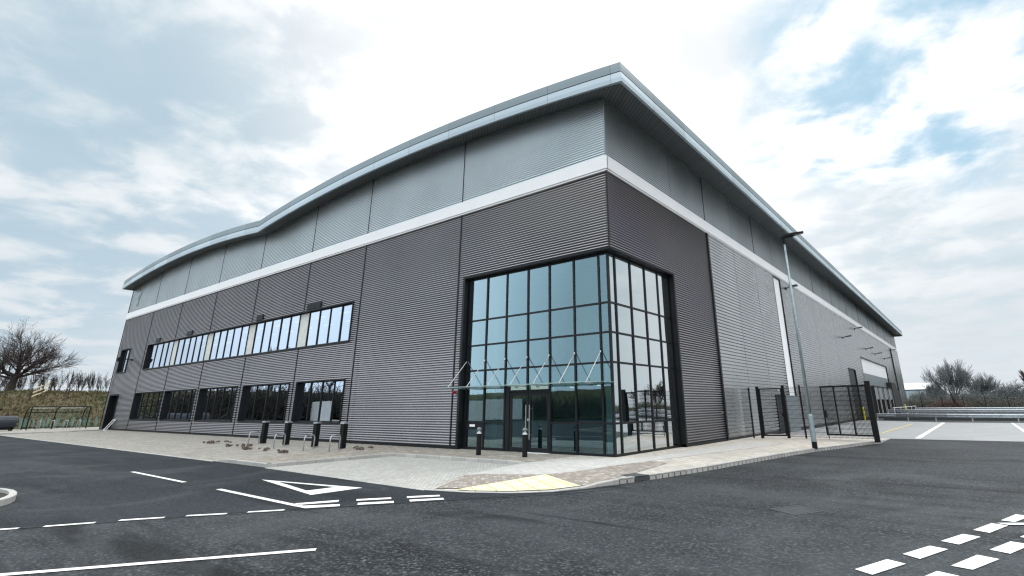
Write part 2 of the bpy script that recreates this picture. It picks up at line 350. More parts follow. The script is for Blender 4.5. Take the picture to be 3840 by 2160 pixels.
g = MB(); g.poly(lift([(-1.37, -5.28, -.056), (-1.56, -3.45, -.018), (-1.60, -2.36, .002), (-1.3, -1.6, .002), (-.9, -.9, .002), (-.25, -.42, .002), (.55, -.05, .002), (.85, 3.0, .002), (.95, 9, .002), (2.6, 9, .002), (2.35, 6, .002), (1.5, 1.0, .002), (1.02, -1.9, .002), (.90, -3.64, 0), (.55, -4.38, -.01), (.0, -4.6, -.02), (-.95, -4.9, -.04)])); struct('footpath', g, M['pave_grey'], tri=True)
g = MB(); g.poly(lift([(-1.33, -5.3, -.052), (-.95, -4.95, -.034), (.0, -4.66, -.018), (.50, -4.42, -.010), (.36, -5.69, -.046), (.16, -6.70, -.078), (-.38, -7.05, -.086)], .006)); struct('block_paving', g, M['pave_brown'], tri=True)
g = MB(); g.poly(lift([(.58, -4.36, -.006), (.92, -3.6, .004), (1.03, -1.95, .004), (1.3, -.2, .004), (2.0, -.6, .004), (2.35, -3.2, .004), (2.42, -4.15, 0), (2.30, -4.95, -.045), (2.16, -5.20, -.062)], .004)); struct('block_paving', g, M['pave_brown'], tri=True)
g = MB(); g.poly(lift([(.14, -6.92, -.082), (.36, -5.69, -.042), (.57, -4.40, -.006), (2.20, -5.22, -.058), (1.86, -5.86, -.080), (1.26, -6.44, -.086), (.5, -6.84, -.086)], .008)); struct('tactile_paving', g, M['tactile'], tri=True)

def kerb_run(mb, pts, wd=.13, base=RZ - .03):
    """kerb with its road face on the polyline, body to the left of the direction of travel"""
    P2 = [Vector(p) for p in pts]; off = []
    for i in range(len(P2)):
        d = (P2[min(i + 1, len(P2) - 1)] - P2[max(i - 1, 0)]); d.z = 0; d.normalize(); off.append(Vector((-d.y, d.x, 0)) * wd)
    for i in range(len(P2) - 1):
        a, b, c, d = P2[i], P2[i + 1], P2[i + 1] + off[i + 1], P2[i] + off[i]; e = .012
        lo = lambda q: (q.x, q.y, base)
        am, bm_ = a + Vector((0, 0, -e)), b + Vector((0, 0, -e)); ai, bi = a + off[i] * .12, b + off[i + 1] * .12
        mb.quad(lo(a), lo(b), bm_, am); mb.quad(am, bm_, bi, ai); mb.quad(ai, bi, c, d); mb.quad(d, c, lo(c), lo(d))
    for q, o in ((P2[0], off[0]), (P2[-1], off[-1])): mb.quad(q, q + o, (q.x + o.x, q.y + o.y, base), (q.x, q.y, base))
H = .012
g = MB(); kerb_run(g, [(-12.1, -6.90, -.088), (-11.3, -6.90, 0 + H), (-10.2, -6.90, H), (-8.27, -6.92, H)][:], .13)
struct('kerb', g, M['kerb'])
g = MB(); kerb_run(g, [(-8.27, -6.92, H), (-8.20, -5, H), (-8.10, -2.50, H)], .13); kerb_run(g, [(-8.23, -2.50, H + .001), (-5, -2.48, H + .001), (-2.35, -2.44, H + .001), (-1.75, -2.44, -.01)], .13); struct('kerb', g, M['kerb'])
g = MB(); kerb_run(g, [(-52.3, -6.98, RZ + .012), (-30, -6.98, RZ + .012), (-12.1, -6.98, RZ + .012)], .12, RZ - .02); kerb_run(g, [(-8.2, -7.03, RZ + .012), (-4.5, -7.16, RZ + .012), (-.47, -7.30, RZ + .012)], .12, RZ - .02); struct('edging_strip', g, M['white'] if 0 else M['kerb'])
g = MB(); kerb_run(g, [(-.47, -7.24, -.086), (.52, -6.99, -.086), (1.34, -6.58, -.086), (1.98, -5.96, -.082), (2.32, -5.24, -.062), (2.43, -4.74, -.024), (2.60, -4.27, H)], .11); struct('kerb', g, M['kerb'])
g = MB(); kerb_run(g, [(5.35, 11.0, H), (5.76, 12.2, H), (5.76, 13.2, -.02), (5.76, 16.0, -.085)], .13); kerb_run(g, [(-1.66, -2.4, .004), (-1.60, -3.45, -.02), (-1.41, -5.28, -.06), (-.5, -7.2, -.088)][::-1], .06, RZ - .02); struct('kerb', g, M['kerb'])
g = MB(); kerb_run(g, [(-52.45, -40, .02), (-52.45, -12, .02), (-52.3, -6.8, .02), (-51.9, -2.6, .02)], .14); struct('kerb', g, M['kerb'])
g = MB(); g.poly([(-52.5, -42, .0), (-52.4, -6.8, 0), (-51.95, -2.6, 0), (-53.3, -.5, 0), (-53.3, 6, 0), (-65, 12, 0), (-65, -42, 0)]); struct('pavement', g, M['pave_far'], tri=True)
# combined kerb and drain: blocks with an arched slot between each pair
def resample(pts, step):
    out = [Vector(pts[0])]; acc = 0
    for a, b in zip(pts, pts[1:]):
        a, b = Vector(a), Vector(b); L_ = (b - a).length; t_ = step - acc
        while t_ <= L_: out.append(a.lerp(b, t_ / L_)); t_ += step
        acc = L_ - (t_ - step)
    return out
dk = [(x + .04, y, 0) for x, y, z in kerbline[3:14]][::-1]; dp_ = resample(dk, .25)
g = MB(); blk = MB()
for i in range(len(dp_) - 1):
    a, b = dp_[i], dp_[i + 1]; d = (b - a).normalized(); n_ = Vector((d.y, -d.x, 0)); bl = i in (2, 3)
    tgt = blk if bl else g
    ang = math.atan2(d.y, d.x)
    if bl and i == 2:
        c_ = (a + b + d * .25) / 2 - n_ * .24; blk.obox((c_.x, c_.y, -.034), (.50, .48, .10), (0, 0, ang))
    ctr = (a + b) / 2 - n_ * .07
    tgt.obox((ctr.x, ctr.y, .003), (.2495, .14, .022), (0, 0, ang))                       # capping
    tgt.obox((ctr.x, ctr.y, -.0555 - .009), (.202, .139, .095), (0, 0, ang))             # block between two slots
    q_ = b - n_ * .07; tgt.obox((q_.x, q_.y, -.015), (.046, .136, .014), (0, 0, ang))     # arch over the slot
o = struct('drain_kerb', g, M['kerb']); blk.build('gully_cover', simple('cast_iron', (.05, .055, .06), .6), o)
g = MB()
for i in range(len(dp_) - 1):
    a, b = dp_[i], dp_[i + 1]; d = (b - a).normalized(); n_ = Vector((d.y, -d.x, 0)); c_ = (a + b) / 2 - n_ * .09
    g.obox((c_.x, c_.y, -.065), (.25, .07, .085), (0, 0, math.atan2(d.y, d.x)))
g.build('drain_channel', M['black'], o)
# kerbed planting island
isl = [(-5.62, -13.14), (-5.80, -12.96), (-6.06, -12.82), (-6.42, -12.70), (-6.90, -12.62), (-7.35, -12.60), (-7.80, -12.66), (-8.4, -12.80), (-9.5, -13.1), (-12, -13.9), (-12, -18), (-7.5, -16), (-6.1, -14.4), (-5.7, -13.5)]
g = MB(); kerb_run(g, [(x, y, .03) for x, y in isl + isl[:1]], .12, RZ - .02); struct('kerb', g, M['kerb'])
g = MB(); g.poly([(x * .985 - .10, y * .985 - .25, -.03) for x, y in isl]); struct('planting_bed', g, M['soil'], tri=True)
# painted markings
ZM = RZ + .009
def strip_line(mb, a, b, wd, z=ZM):
    a, b = Vector((*a, 0)), Vector((*b, 0)); d = (b - a).normalized(); n_ = Vector((-d.y, d.x, 0)) * wd / 2
    mb.quad(*[(q.x, q.y, z) for q in (a - n_, b - n_, b + n_, a + n_)])
for a, b in (((-3.15, -13.85), (-2.72, -13.21)), ((-2.56, -12.95), (-2.24, -12.40)), ((-2.13, -12.12), (-1.77, -11.61)), ((-1.62, -11.34), (-1.24, -10.87)), ((-1.08, -10.6), (-.73, -10.14))):
    g = MB(); strip_line(g, a, b, .11); struct('edge_line_dash', g, M['paint'])
g = MB(); strip_line(g, (-.9, -15.7), (2.35, -11.27), .115); struct('centre_line', g, M['paint'])
g = MB(); strip_line(g, (-10.65, -9.63), (-6.60, -9.68), .11); struct('lane_line', g, M['paint'])
g = MB(); strip_line(g, (-4.56, -9.71), (-.62, -9.80), .12); struct('lane_line', g, M['paint'])
for q in ([(-1.21, -9.72), (-.84, -9.03), (-.66, -9.16), (-.98, -9.72)], [(-.93, -9.86), (-.40, -9.28), (-.21, -9.40), (-.55, -9.86)], [(-.63, -8.79), (-.24, -8.28), (-.08, -8.39), (-.47, -8.90)], [(-.24, -9.01), (.16, -8.51), (.34, -8.64), (-.06, -9.14)], [(-.07, -8.03), (.34, -7.55), (.49, -7.66), (.10, -8.16)], [(.30, -8.26), (.69, -7.76), (.86, -7.87), (.48, -8.38)]):
    g = MB(); g.poly([(x, y, ZM + .004) for x, y in q]); struct('give_way_dash', g, M['paint'])
o3 = [(-5.42, -8.39), (-1.93, -7.81), (-1.95, -8.99)]; i3 = [(-4.62, -8.36), (-2.56, -8.07), (-2.60, -8.73)]
g = MB()
for k in range(3):
    a, b, c_, d = o3[k], o3[(k + 1) % 3], i3[(k + 1) % 3], i3[k]; g.quad((*a, ZM), (*b, ZM), (*c_, ZM), (*d, ZM))
struct('give_way_triangle', g, M['paint'])
r1 = [[(8.0, -8.41), (8.23, -7.79), (8.42, -7.88), (8.18, -8.52)], [(8.35, -7.44), (8.58, -6.83), (8.77, -6.90), (8.53, -7.57)], [(8.68, -6.47), (8.90, -5.86), (9.09, -5.93), (8.87, -6.56)], [(9.01, -5.50), (9.22, -4.85), (9.41, -4.90), (9.19, -5.59)], [(9.34, -4.52), (9.54, -3.85), (9.72, -3.90), (9.50, -4.56)], [(9.65, -3.5), (9.87, -2.88), (10.05, -2.93), (9.83, -3.55)]]
r2 = [[(8.48, -8.69), (8.71, -8.00), (8.91, -8.08), (8.67, -8.74)], [(8.82, -7.69), (9.05, -7.01), (9.25, -7.09), (9.01, -7.74)], [(9.17, -6.65), (9.39, -6.02), (9.59, -6.08), (9.36, -6.74)], [(9.50, -5.66), (9.72, -5.05), (9.92, -5.10), (9.70, -5.75)], [(9.83, -4.65), (10.05, -4.05), (10.24, -4.1), (10.02, -4.72)]]
for q in r1 + r2:
    g = MB(); g.poly([(x, y, ZM) for x, y in q]); struct('give_way_dash', g, M['paint'])
g = MB(); g.poly([(9.28, -4.80, ZM + .004), (9.6, -4.58, ZM + .004), (10.4, -4.2, ZM + .004), (10.42, -4.32, ZM + .004), (9.6, -4.74, ZM + .004), (9.41, -4.86, ZM + .004)]); struct('lane_line', g, M['paint'], tri=True)
g = MB(); strip_line(g, (6.82, 16.62), (6.98, 40.6), .24); struct('yard_line', g, M['paint'])
g = MB(); strip_line(g, (11.28, 20), (11.42, 41.2), .16); struct('yard_line', g, M['paint'])
g = MB(); strip_line(g, (4.78, 20.8), (5.06, 37.2), .09); struct('yellow_yard_line', g, M['ypaint'])
seam = simple('bitumen_joint', (.006, .007, .008), .5)
def joint(pts, wd=.035):
    q = MB()
    for a, b in zip(pts, pts[1:]): strip_line(q, a, b, wd, ZM - .0025)
    struct('road_joint', q, seam)
joint([(-4.2, -15.4), (-3.3, -14.1), (-2.75, -13.26), (-2.0, -12.1), (-1.2, -10.95), (-.55, -10.05), (.33, -8.72), (1.05, -7.75), (1.75, -6.85), (2.45, -5.9), (2.9, -5.0)])
joint([(-.47, -7.42), (.55, -7.10), (1.42, -6.66), (2.08, -6.0), (2.45, -5.2), (2.72, -4.35)], .05)
# road gully grate
t = thing('drain_cover', 'square ribbed iron drain cover set flush in the dark asphalt', 'drain cover', (6.655, -5.32, RZ))
mgr = simple('worn_iron', (.10, .11, .115), .55, .3, .3, 20)
gq = [(-.385, -.12), (-.105, .42), (.385, .15), (.10, -.44)]
g = MB()
for k in range(4): g.beam((*gq[k], .006), (*gq[(k + 1) % 4], .006), .022, .012)
g.build('frame', mgr, t)
g = MB(); A_, B_, D_ = Vector((*gq[0], 0)), Vector((*gq[1], 0)), Vector((*gq[3], 0))
for k in range(13):
    u_ = (k + .8) / 13.6; p = A_ + (B_ - A_) * u_ + (D_ - A_) * .07; q = A_ + (B_ - A_) * u_ + (D_ - A_) * .93; g.beam((p.x, p.y, .007), (q.x, q.y, .007), .020, .008)
g.build('grate', mgr, t)
g = MB(); g.poly([(x * .97, y * .97, .0025) for x, y in gq[::-1]]); g.build('base', M['black'], t)

# ------------------------------------------------------------------ grass bank
def bank_h(x, y):
    dx = max(-64.5 - x, 0); dy = max(-44 - y, 0); d = math.hypot(dx, dy)
    if d <= 0: return None
    s_ = min(d / 13, 1); h = (3.8 if y > -14 else 4.2) * (s_ * s_ * (3 - 2 * s_))
    n_ = .10 * math.sin(x * .7 + 1.3 * math.sin(y * .31)) + .08 * math.sin(y * 1.13 + x * .2) + .05 * math.sin(x * 2.3 + y * 1.9)
    return h + n_ * min(1, d / 3) - .1
def axis(stops):
    out = []
    for a, b, st in stops:
        k = max(1, int(round((b - a) / st))); out += [a + (b - a) * i / k for i in range(k)]
    return out + [stops[-1][1]]
xs = axis([(-260, -100, 10), (-100, -64.5, .9), (-64.5, 90, 6)]); ys = axis([(-150, -60, 8), (-60, -44, 1), (-44, -12, 2.5), (-12, 14, .8), (14, 140, 6)])
g = MB(); idx = {}
for i, x in enumerate(xs):
    for j, y in enumerate(ys):
        h = bank_h(x, y)
        idx[i, j] = len(g.v); g.v.append((x, y, h if h is not None else -.14))
for i in range(len(xs) - 1):
    for j in range(len(ys) - 1):
        xm = (xs[i] + xs[i + 1]) / 2; ym = (ys[j] + ys[j + 1]) / 2
        if xm < -64.5 or ym < -44: g.f.append((idx[i, j], idx[i + 1, j], idx[i + 1, j + 1], idx[i, j + 1]))
struct('grass_bank', g, M['bank'], smooth=True)
rnd = random.Random(5)
g = MB()
for k in range(9000):
    x = rnd.uniform(-80, -64.7); y = rnd.uniform(-11, 12); h = bank_h(x, y)
    s_ = rnd.uniform(.08, .30); a = rnd.uniform(0, 2 * PI); dx, dy = math.cos(a) * s_ * .35, math.sin(a) * s_ * .35
    lx, ly = rnd.uniform(-.2, .2) * s_, rnd.uniform(-.2, .2) * s_
    g.f.append((len(g.v), len(g.v) + 1, len(g.v) + 2)); g.v += [(x - dx, y - dy, h - .02), (x + dx, y + dy, h - .02), (x + lx, y + ly, h + s_)]
tag(g.build('rough_grass', grassmat('tussock_grass', (.06, .09, .025), (.11, .085, .045), (.17, .145, .085))), 'rough tussocky winter grass covering the bank beyond the car park', 'grass', kind='stuff')

# ------------------------------------------------------------------ the warehouse
W_ = thing('warehouse', 'large grey ribbed metal warehouse with white band, curved roof and glazed corner entrance', 'warehouse')
PL = lambda a, b, z: (a, -b, z)            # left front: a runs along x, b is outward
PR = lambda a, b, z: (b, a, z)             # right front: a runs along y, b is outward
def fbox(mb, P, a0, a1, b0, b1, z0, z1):
    p, q = P(a0, b0, z0), P(a1, b1, z1); mb.box(min(p[0], q[0]), max(p[0], q[0]), min(p[1], q[1]), max(p[1], q[1]), z0, z1)
HB0, HB1, HL = 9.99, 10.60, 6.93
YE = 97.6; XE = -55.2
def zb(x):                                  # underside of the fascia along the gable: two shallow barrel vaults
    return 13.78 - .0043 * (x + 13.2) ** 2 if x > -27 else 13.68 - .0037 * (x + 41.2) ** 2
def profile(pitch, prof, z0, z1):
    out = []; k = math.floor(z0 / pitch)
    pts = []
    while k * pitch < z1 + pitch:
        for t_, b in prof: pts.append(((k + t_) * pitch, b))
        k += 1
    for (za, ba), (zb_, bb) in zip(pts, pts[1:]):
        if zb_ <= z0 or za >= z1: continue
        if za < z0: f = (z0 - za) / max(1e-9, zb_ - za); out.append((z0, ba + (bb - ba) * f))
        else: out.append((za, ba))
        if zb_ > z1: f = (z1 - za) / max(1e-9, zb_ - za); out.append((z1, ba + (bb - ba) * f)); break
        last = (zb_, bb)
    else: out.append(last)
    return out
def corr(mb, P, a0, a1, z0, z1, pitch, prof):
    pr_ = profile(pitch, prof, z0, z1); i = len(mb.v)
    for z, b in pr_: mb.v += [P(a0, b, z), P(a1, b, z)]
    for k in range(len(pr_) - 1): mb.f.append((i + 2 * k, i + 2 * k + 1, i + 2 * k + 3, i + 2 * k + 2))
def clad_wall(mb, P, a0, a1, z0, z1, opens, pitch, prof):
    zs = sorted({z0, z1} | {z for o in opens for z in o[2:4] if z0 < z < z1})
    for za, zb_ in zip(zs, zs[1:]):
        zm = (za + zb_) / 2; iv = [(a0, a1)]
        for o in opens:
            if o[2] < zm < o[3]:
                nv = []
                for s_, e_ in iv:
                    if o[1] <= s_ or o[0] >= e_: nv.append((s_, e_)); continue
                    if o[0] > s_: nv.append((s_, o[0]))
                    if o[1] < e_: nv.append((o[1], e_))
                iv = nv
        for s_, e_ in iv: corr(mb, P, s_, e_, za, zb_, pitch, prof)
SIN = [(0, -.15), (.44, -.15), (.46, 0), (.86, -.012), (.98, -.15)]
UPP = [(0, -.11), (.34, -.11), (.36, 0), (.90, -.003), (.98, -.11)]
TRAP = [(0, 0), (.72, 0), (.74, -.085), (.98, -.085)]
GW = [(-47.40, -41.25), (-40.60, -34.80), (-33.95, -28.20), (-27.25, -21.57), (-20.68, -16.0)]
opensL = [(-7.45, 1, 0, HL), (-47.05, -16.03, 4.95, 6.96)] + [(a, b, .93, 2.98) for a, b in GW] + [(-54.2, -51.75, 4.96, 7.01), (-54.5, -51.85, -.1, 3.0)]
g = MB(); clad_wall(g, PL, XE, 0, .10, HB0, opensL, .1, SIN); clad_wall(g, PR, 0, 9.62, .10, HB0, [(-1, 5.13, 0, HL)], .1, SIN); g.build('lower_cladding', M['clad_dark'], W_)
g = MB(); clad_wall(g, PL, XE, 0, HB1, 12.9, [], .1, UPP)
x = XE
while x < -.01:
    x1 = min(0, x + 1.0); top = min(zb(x), zb(x1)) + .22
    corr(g, PL, x, x1, 12.9, top, .1, UPP); x = x1
clad_wall(g, PR, 0, YE, HB1, 13.2, [], .1, UPP); g.build('upper_cladding', M['clad_up'], W_)
opensR = [(21.3, 22.85, -.1, 9.88), (18.2, 21.4, -.1, 2.03), (44.5, 48.4, -.1, 4.8), (53.7, 76.3, -.1, 6.46), (78.6, 83.8, -.1, 3.2)]
g = MB(); clad_wall(g, PR, 9.75, YE, .05, HB0, opensR, .165, TRAP); g.build('side_cladding', M['clad_side'], W_)
# far and rear walls
g = MB(); g.box(XE - .02, XE + .1, .06, YE, 0, 12.9); g.box(XE, .0, YE - .1, YE + .02, 0, 13.1); g.build('rear_wall', M['clad_dark'], W_)
# plinth
g = MB(); fbox(g, PL, XE, -7.45, -.12, .012, 0, .10)
for a0, a1 in ((5.13, 18.2), (22.85, 44.5), (48.4, 53.7), (83.8, YE)): fbox(g, PR, a0, a1, -.16, .012, -.1, .102)
g.build('plinth', M['frame'], W_)
# white band with its shadow gap
g = MB(); fbox(g, PL, XE - .05, .06, -.04, .06, HB0 + .08, HB1); fbox(g, PR, .001, YE, -.04, .06, HB0 + .08, HB1); g.build('white_band', M['white'], W_)
g = MB(); fbox(g, PL, XE - .05, .045, -.03, .045, HB0 + .0, HB0 + .045); fbox(g, PR, .001, YE, -.03, .045, HB0, HB0 + .045); g.build('drip_trim', M['white'], W_)
# corner and joint strips
def vstrip(P, a, z0, z1, wd=.07, out=.012, m='frame'): 
    q = MB(); fbox(q, P, a - wd / 2, a + wd / 2, -.03, out, z0, z1); return q.build('cover_strip', M[m], W_)
JX = [-7.87, -15.36, -21.1, -27.72, -34.37, -41.05, -47.68]
for j, a in enumerate(JX):
    if j == 0: vstrip(PL, a, .1, HB0)
    elif j == 1: vstrip(PL, a, .1, HB0)
    elif j == 6: vstrip(PL, a, .1, HB0)
    else:
        vstrip(PL, a, 6.96, HB0); vstrip(PL, a, 2.98 if 0 else .1, 4.93)
    vstrip(PL, a, HB1, zb(a) + .14, .05, .010)
for k in range(12):
    a = 9.62 + 8.02 * k
    if a < YE: vstrip(PR, a, HB1, 13.12, .06, .012)
    if a + 4 < YE: vstrip(PR, a - 4, HB1, 13.12, .015, .004, 'plate')
q = MB(); fbox(q, PR, 9.60, 9.76, -.04, .05, 0, HB0); q.build('cover_strip', M['frame'], W_)
for a in (13.6, 17.4, 32.5, 40.6, 63.5, 72.0, 92.0):
    q = MB(); z0_ = .05 if a < 53 else (6.5 if a < 76.3 else .05); fbox(q, PR, a - .02, a + .02, -.02, .005, z0_, HB0); q.build('cover_strip', M['plate'], W_)
g = MB(); g.box(-.03, .018, -.018, .03, HB1, 13.1); g.build('corner_trim', M['plate'], W_)
g = MB(); g.box(-.03, .018, -.018, .03, HL, HB0); g.build('corner_trim', M['frame'], W_)
q = MB(); fbox(q, PR, 86.3, 86.55, 0, .14, 0, HB0 - .1); q.build('downpipe', M['frame'], W_)
q = MB(); q.box(XE - .04, XE + .03, -.03, .03, 0, 12.95); q.build('corner_trim', M['frame'], W_)
# roof edge: fascia in two tiers on both fronts
def rim_path():
    n_ = 64; xsn = [-55.45 + (1.35 + 55.45) * k / n_ for k in range(n_ + 1)]
    P_ = [(-1, 0, -55.45, YE + .2, zb(-55.45))]
    for k, x in enumerate(xsn): P_.append((-1 if k == 0 else (1 if k == n_ else 0), -1, x, -.9, zb(x)))
    P_.append((1, 0, 1.35, YE + .2, zb(1.35))); return P_
def rim(name, prof, m):
    g = MB(); PP = rim_path(); n_ = len(prof)
    for ox, oy, x, y, z in PP:
        for b, h in prof: g.v.append((x + ox * b, y + oy * b if oy else y, z + h))
    for i in range(len(PP) - 1):
        for j in range(n_ - 1): g.f.append((i * n_ + j, (i + 1) * n_ + j, (i + 1) * n_ + j + 1, i * n_ + j + 1))
    g.f.append(tuple(range(n_))); g.f.append(tuple((len(PP) - 1) * n_ + j for j in reversed(range(n_))))
    return g.build(name, m, W_)
rim('lower_fascia', [(-.12, .012), (0, 0), (.008, .18), (.004, .21), (-.02, .415), (-.12, .415)], M['fascia_lo'])
rim('fascia_gap', [(-.10, .41), (-.10, .46)], M['black'])
rim('upper_fascia', [(-.14, .455), (-.02, .455), (-.03, .66), (-.05, .86), (-.2, .88)], M['fascia_up'])
# soffit
g = MB()
xsn = [-55.4 + (0 + 55.4) * k / 60 for k in range(61)]
for a, b in zip(xsn, xsn[1:]): g.quad((a, .03, zb(a) + .13), (b, .03, zb(b) + .13), (b, -.88, zb(b) + .006), (a, -.88, zb(a) + .006))
zc0 = zb(0) + .13; ze = zb(1.35) + .006
g.quad((0, .03, zc0), (0, -.88, zb(0) + .006), (1.33, -.88, ze)); g.quad((0, .03, zc0), (1.33, -.88, ze), (1.33, YE + .2, ze), (0, YE + .2, zc0))
g.build('soffit', M['soffit'], W_)
g = MB(); n_ = 64; xx = [-55.3 + 56.5 * k / n_ for k in range(n_ + 1)]
for a, b in zip(xx, xx[1:]): g.quad((a, -.72, zb(a) + .88), (b, -.72, zb(b) + .88), (b, YE + .2, zb(b) + .88), (a, YE + .2, zb(a) + .88)); g.quad((a, YE + .19, zb(a) + .88), (b, YE + .19, zb(b) + .88), (b, YE + .19, 12.8), (a, YE + .19, 12.8))
g.build('roof', M['roofm'], W_)

# ---- windows
rnd = random.Random(2)
def pane(mb, P, a0, a1, z0, z1, b, tilt=.006):
    t1, t2 = rnd.uniform(-tilt, tilt) * (a1 - a0), rnd.uniform(-tilt, tilt) * (z1 - z0) * .5
    mb.quad(P(a0, b - t1, z0), P(a1, b + t1 * .3, z0), P(a1, b + t1 + t2, z1), P(a0, b - t1 * .4 + t2, z1))
def window(P, a0, a1, z0, z1, mull, depth=.22, pale=(), m='glassw', trans=()):
    f = MB(); e = .05; d = depth
    fbox(f, P, a0 - .05, a1 + .05, -d, .035, z1, z1 + .05); fbox(f, P, a0 - .05, a1 + .05, -d, .06, z0 - .06, z0)
    fbox(f, P, a0 - .05, a0, -d, .035, z0, z1); fbox(f, P, a1, a1 + .05, -d, .035, z0, z1)
    fbox(f, P, a0, a1, -d, -d + .06, z1 - e, z1); fbox(f, P, a0, a1, -d, -d + .06, z0, z0 + e)
    ed = [a0] + list(mull) + [a1]
    for a in ed:
        lo_, hi_ = max(a0, a - .032), min(a1, a + .032); fbox(f, P, lo_, hi_, -d, -d + .075, z0 + e, z1 - e)
    for z in trans: fbox(f, P, a0, a1, -d, -d + .065, z - .03, z + .03)
    fr = f.build('window_frame', M['frame'], W_); gm = MB(); pm = MB()
    for k, (s_, t_) in enumerate(zip(ed, ed[1:])):
        if k in pale: fbox(pm, P, s_ + .03, t_ - .03, -d + .012, -d + .022, z0 + e, z1 - e)
        else: pane(gm, P, s_, t_, z0, z1, -d + .03)
    gm.build('pane', M[m], fr)
    if pm.v: pm.build('panel', M['pale'], fr)
    return fr
sm = [-45.38, -43.95, -42.79, -41.65, -40.60, -39.43, -38.25, -37.15, -36.02, -34.99, -33.93, -32.83, -31.70, -30.60, -29.43, -28.36, -27.33, -26.2, -25.13, -24.0, -22.84, -21.74, -20.65, -19.53, -18.41, -17.26]
window(PL, -47.05, -16.03, 4.95, 6.96, sm, .22, (4, 10, 16, 22))
for a, b in GW: window(PL, a, b, .93, 2.98, [a + (b - a) * k / 4 for k in (1, 2, 3)] if a > -30 else [a + (b - a) * k / 5 for k in (1, 2, 3, 4)], .24)
window(PL, -54.2, -51.75, 4.96, 7.01, [-53.4, -52.6], .22)
for a0, a1, z0, z1 in ((-45.4, -44.4, 7.08, 7.42), (-38.7, -37.6, 7.08, 7.44), (-27.05, -26.15, 7.06, 7.38), (-20.75, -19.2, 7.04, 7.38)):
    q = MB(); fbox(q, PL, a0, a1, 0, .03, z0, z1)
    for k in range(6): fbox(q, PL, a0 + .04, a1 - .04, .03, .05, z0 + .03 + k * (z1 - z0 - .04) / 6, z0 + .05 + k * (z1 - z0 - .04) / 6)
    q.build('air_vent', M['frame'], W_)
# side door at the far left
q = MB(); fbox(q, PL, -54.5, -54.4, -.5, .02, 0, 3.0); fbox(q, PL, -51.95, -51.85, -.5, .02, 0, 3.0); fbox(q, PL, -54.4, -51.95, -.5, .02, 2.9, 3.0); fbox(q, PL, -54.4, -51.95, -.5, -.45, 0, 2.9)
d_ = q.build('side_door', M['frame'], W_); q = MB(); fbox(q, PL, -52.9, -52.86, -.44, -.38, .9, 1.3); q.build('handle', M['steel'], d_)
# rooms behind the windows
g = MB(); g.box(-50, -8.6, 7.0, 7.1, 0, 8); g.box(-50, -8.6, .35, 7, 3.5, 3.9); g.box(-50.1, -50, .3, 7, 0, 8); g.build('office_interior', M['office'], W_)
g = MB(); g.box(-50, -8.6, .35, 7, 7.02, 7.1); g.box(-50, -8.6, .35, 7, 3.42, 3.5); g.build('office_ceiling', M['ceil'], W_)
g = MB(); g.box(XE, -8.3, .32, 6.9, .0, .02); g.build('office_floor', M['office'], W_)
for k in range(12):
    a = -46 + 2.6 * k
    for y in (1.6, 3.6):
        q = MB(); q.box(a, a + .9, y, y + .12, 6.96, 7.015); q.build('ceiling_light', M['lamp'], W_)
for a in (-18.9, -17.7):
    q = MB(); q.box(a, a + .35, 2.0, 2.06, 1.2, 2.6); q.build('poster_board', M['pale'], W_)
# ---- glazed corner entrance
LX = [-7.33, -6.26, -5.14, -4.0, -2.92, -1.76, -.65]; RY = [.70, 1.82, 2.97, 4.09, 5.05]; GZ = [1.02, 3.0, 4.02, 5.06]; D = .25
f = MB()
fbox(f, PL, -7.52, -7.40, -.36, .035, 0, HL + .04); fbox(f, PR, 5.13, 5.25, -.36, .035, 0, HL + .04)
fbox(f, PL, -7.52, .035, -.015, .04, HL - .01, HL + .05); fbox(f, PR, .0352, 5.13, -.015, .0395, HL - .01, HL + .05)
f.build('entrance_surround', M['frame'], W_)
f = MB(); f.box(-7.4, -.001, .0, .42, HL - .03, HL + .01); f.box(-.42, -.001, .4201, 5.13, HL - .03, HL + .01); f.build('entrance_head', M['frame'], W_)
f = MB()
for a in LX:
    if a == -4.0: fbox(f, PL, a - .035, a + .035, -D - .12, -D + .04, 2.17, HL - .03)
    else: fbox(f, PL, a - .035, a + .035, -D - .12, -D + .04, 0, HL - .03)
for a in RY: fbox(f, PR, a - .035, a + .035, -D - .12, -D + .04, 0, HL - .03)
f.box(-D - .05, -D + .035, D - .035, D + .05, 0, HL - .03)
for z in GZ + [HL - .07]:
    if z < 2: fbox(f, PL, -7.4, -5.1, -D - .1, -D + .028, z - .035, z + .035); fbox(f, PL, -2.9, -D - .05, -D - .1, -D + .028, z - .035, z + .035)
    else: fbox(f, PL, -7.4, -D - .05, -D - .1, -D + .028, z - .035, z + .035)
    fbox(f, PR, D + .05, 5.13, -D - .1, -D + .028, z - .035, z + .035)
fbox(f, PL, -7.4, -5.1, -D - .1, -D + .03, 0, .1); fbox(f, PL, -2.95, -D - .05, -D - .1, -D + .03, 0, .08); fbox(f, PR, D + .05, 5.13, -D - .1, -D + .03, 0, .08)
fbox(f, PL, -7.4, -6.3, -D - .06, -D + .02, .74, 1.0); fbox(f, PL, -7.4, -7.2, -D - .06, -D + .018, .1, .74)
fbox(f, PL, -5.08, -4.88, -D - .1, -D + .034, 0, 2.36); fbox(f, PL, -4.88, -2.9, -D - .1, -D + .032, 2.10, 2.18)
CW = f.build('curtain_wall_frame', M['frame'], W_)
gm = MB(); zz = [.06] + GZ + [HL - .04]
for k in range(len(LX)):
    a0, a1 = LX[k], (LX[k + 1] if k + 1 < len(LX) else -D)
    for z0, z1 in zip(zz, zz[1:]):
        if k in (2, 3):
            if z1 < 2: continue
            if z0 < 2: z0 = 2.17
        pane(gm, PL, a0, a1, z0, z1, -D, .006)
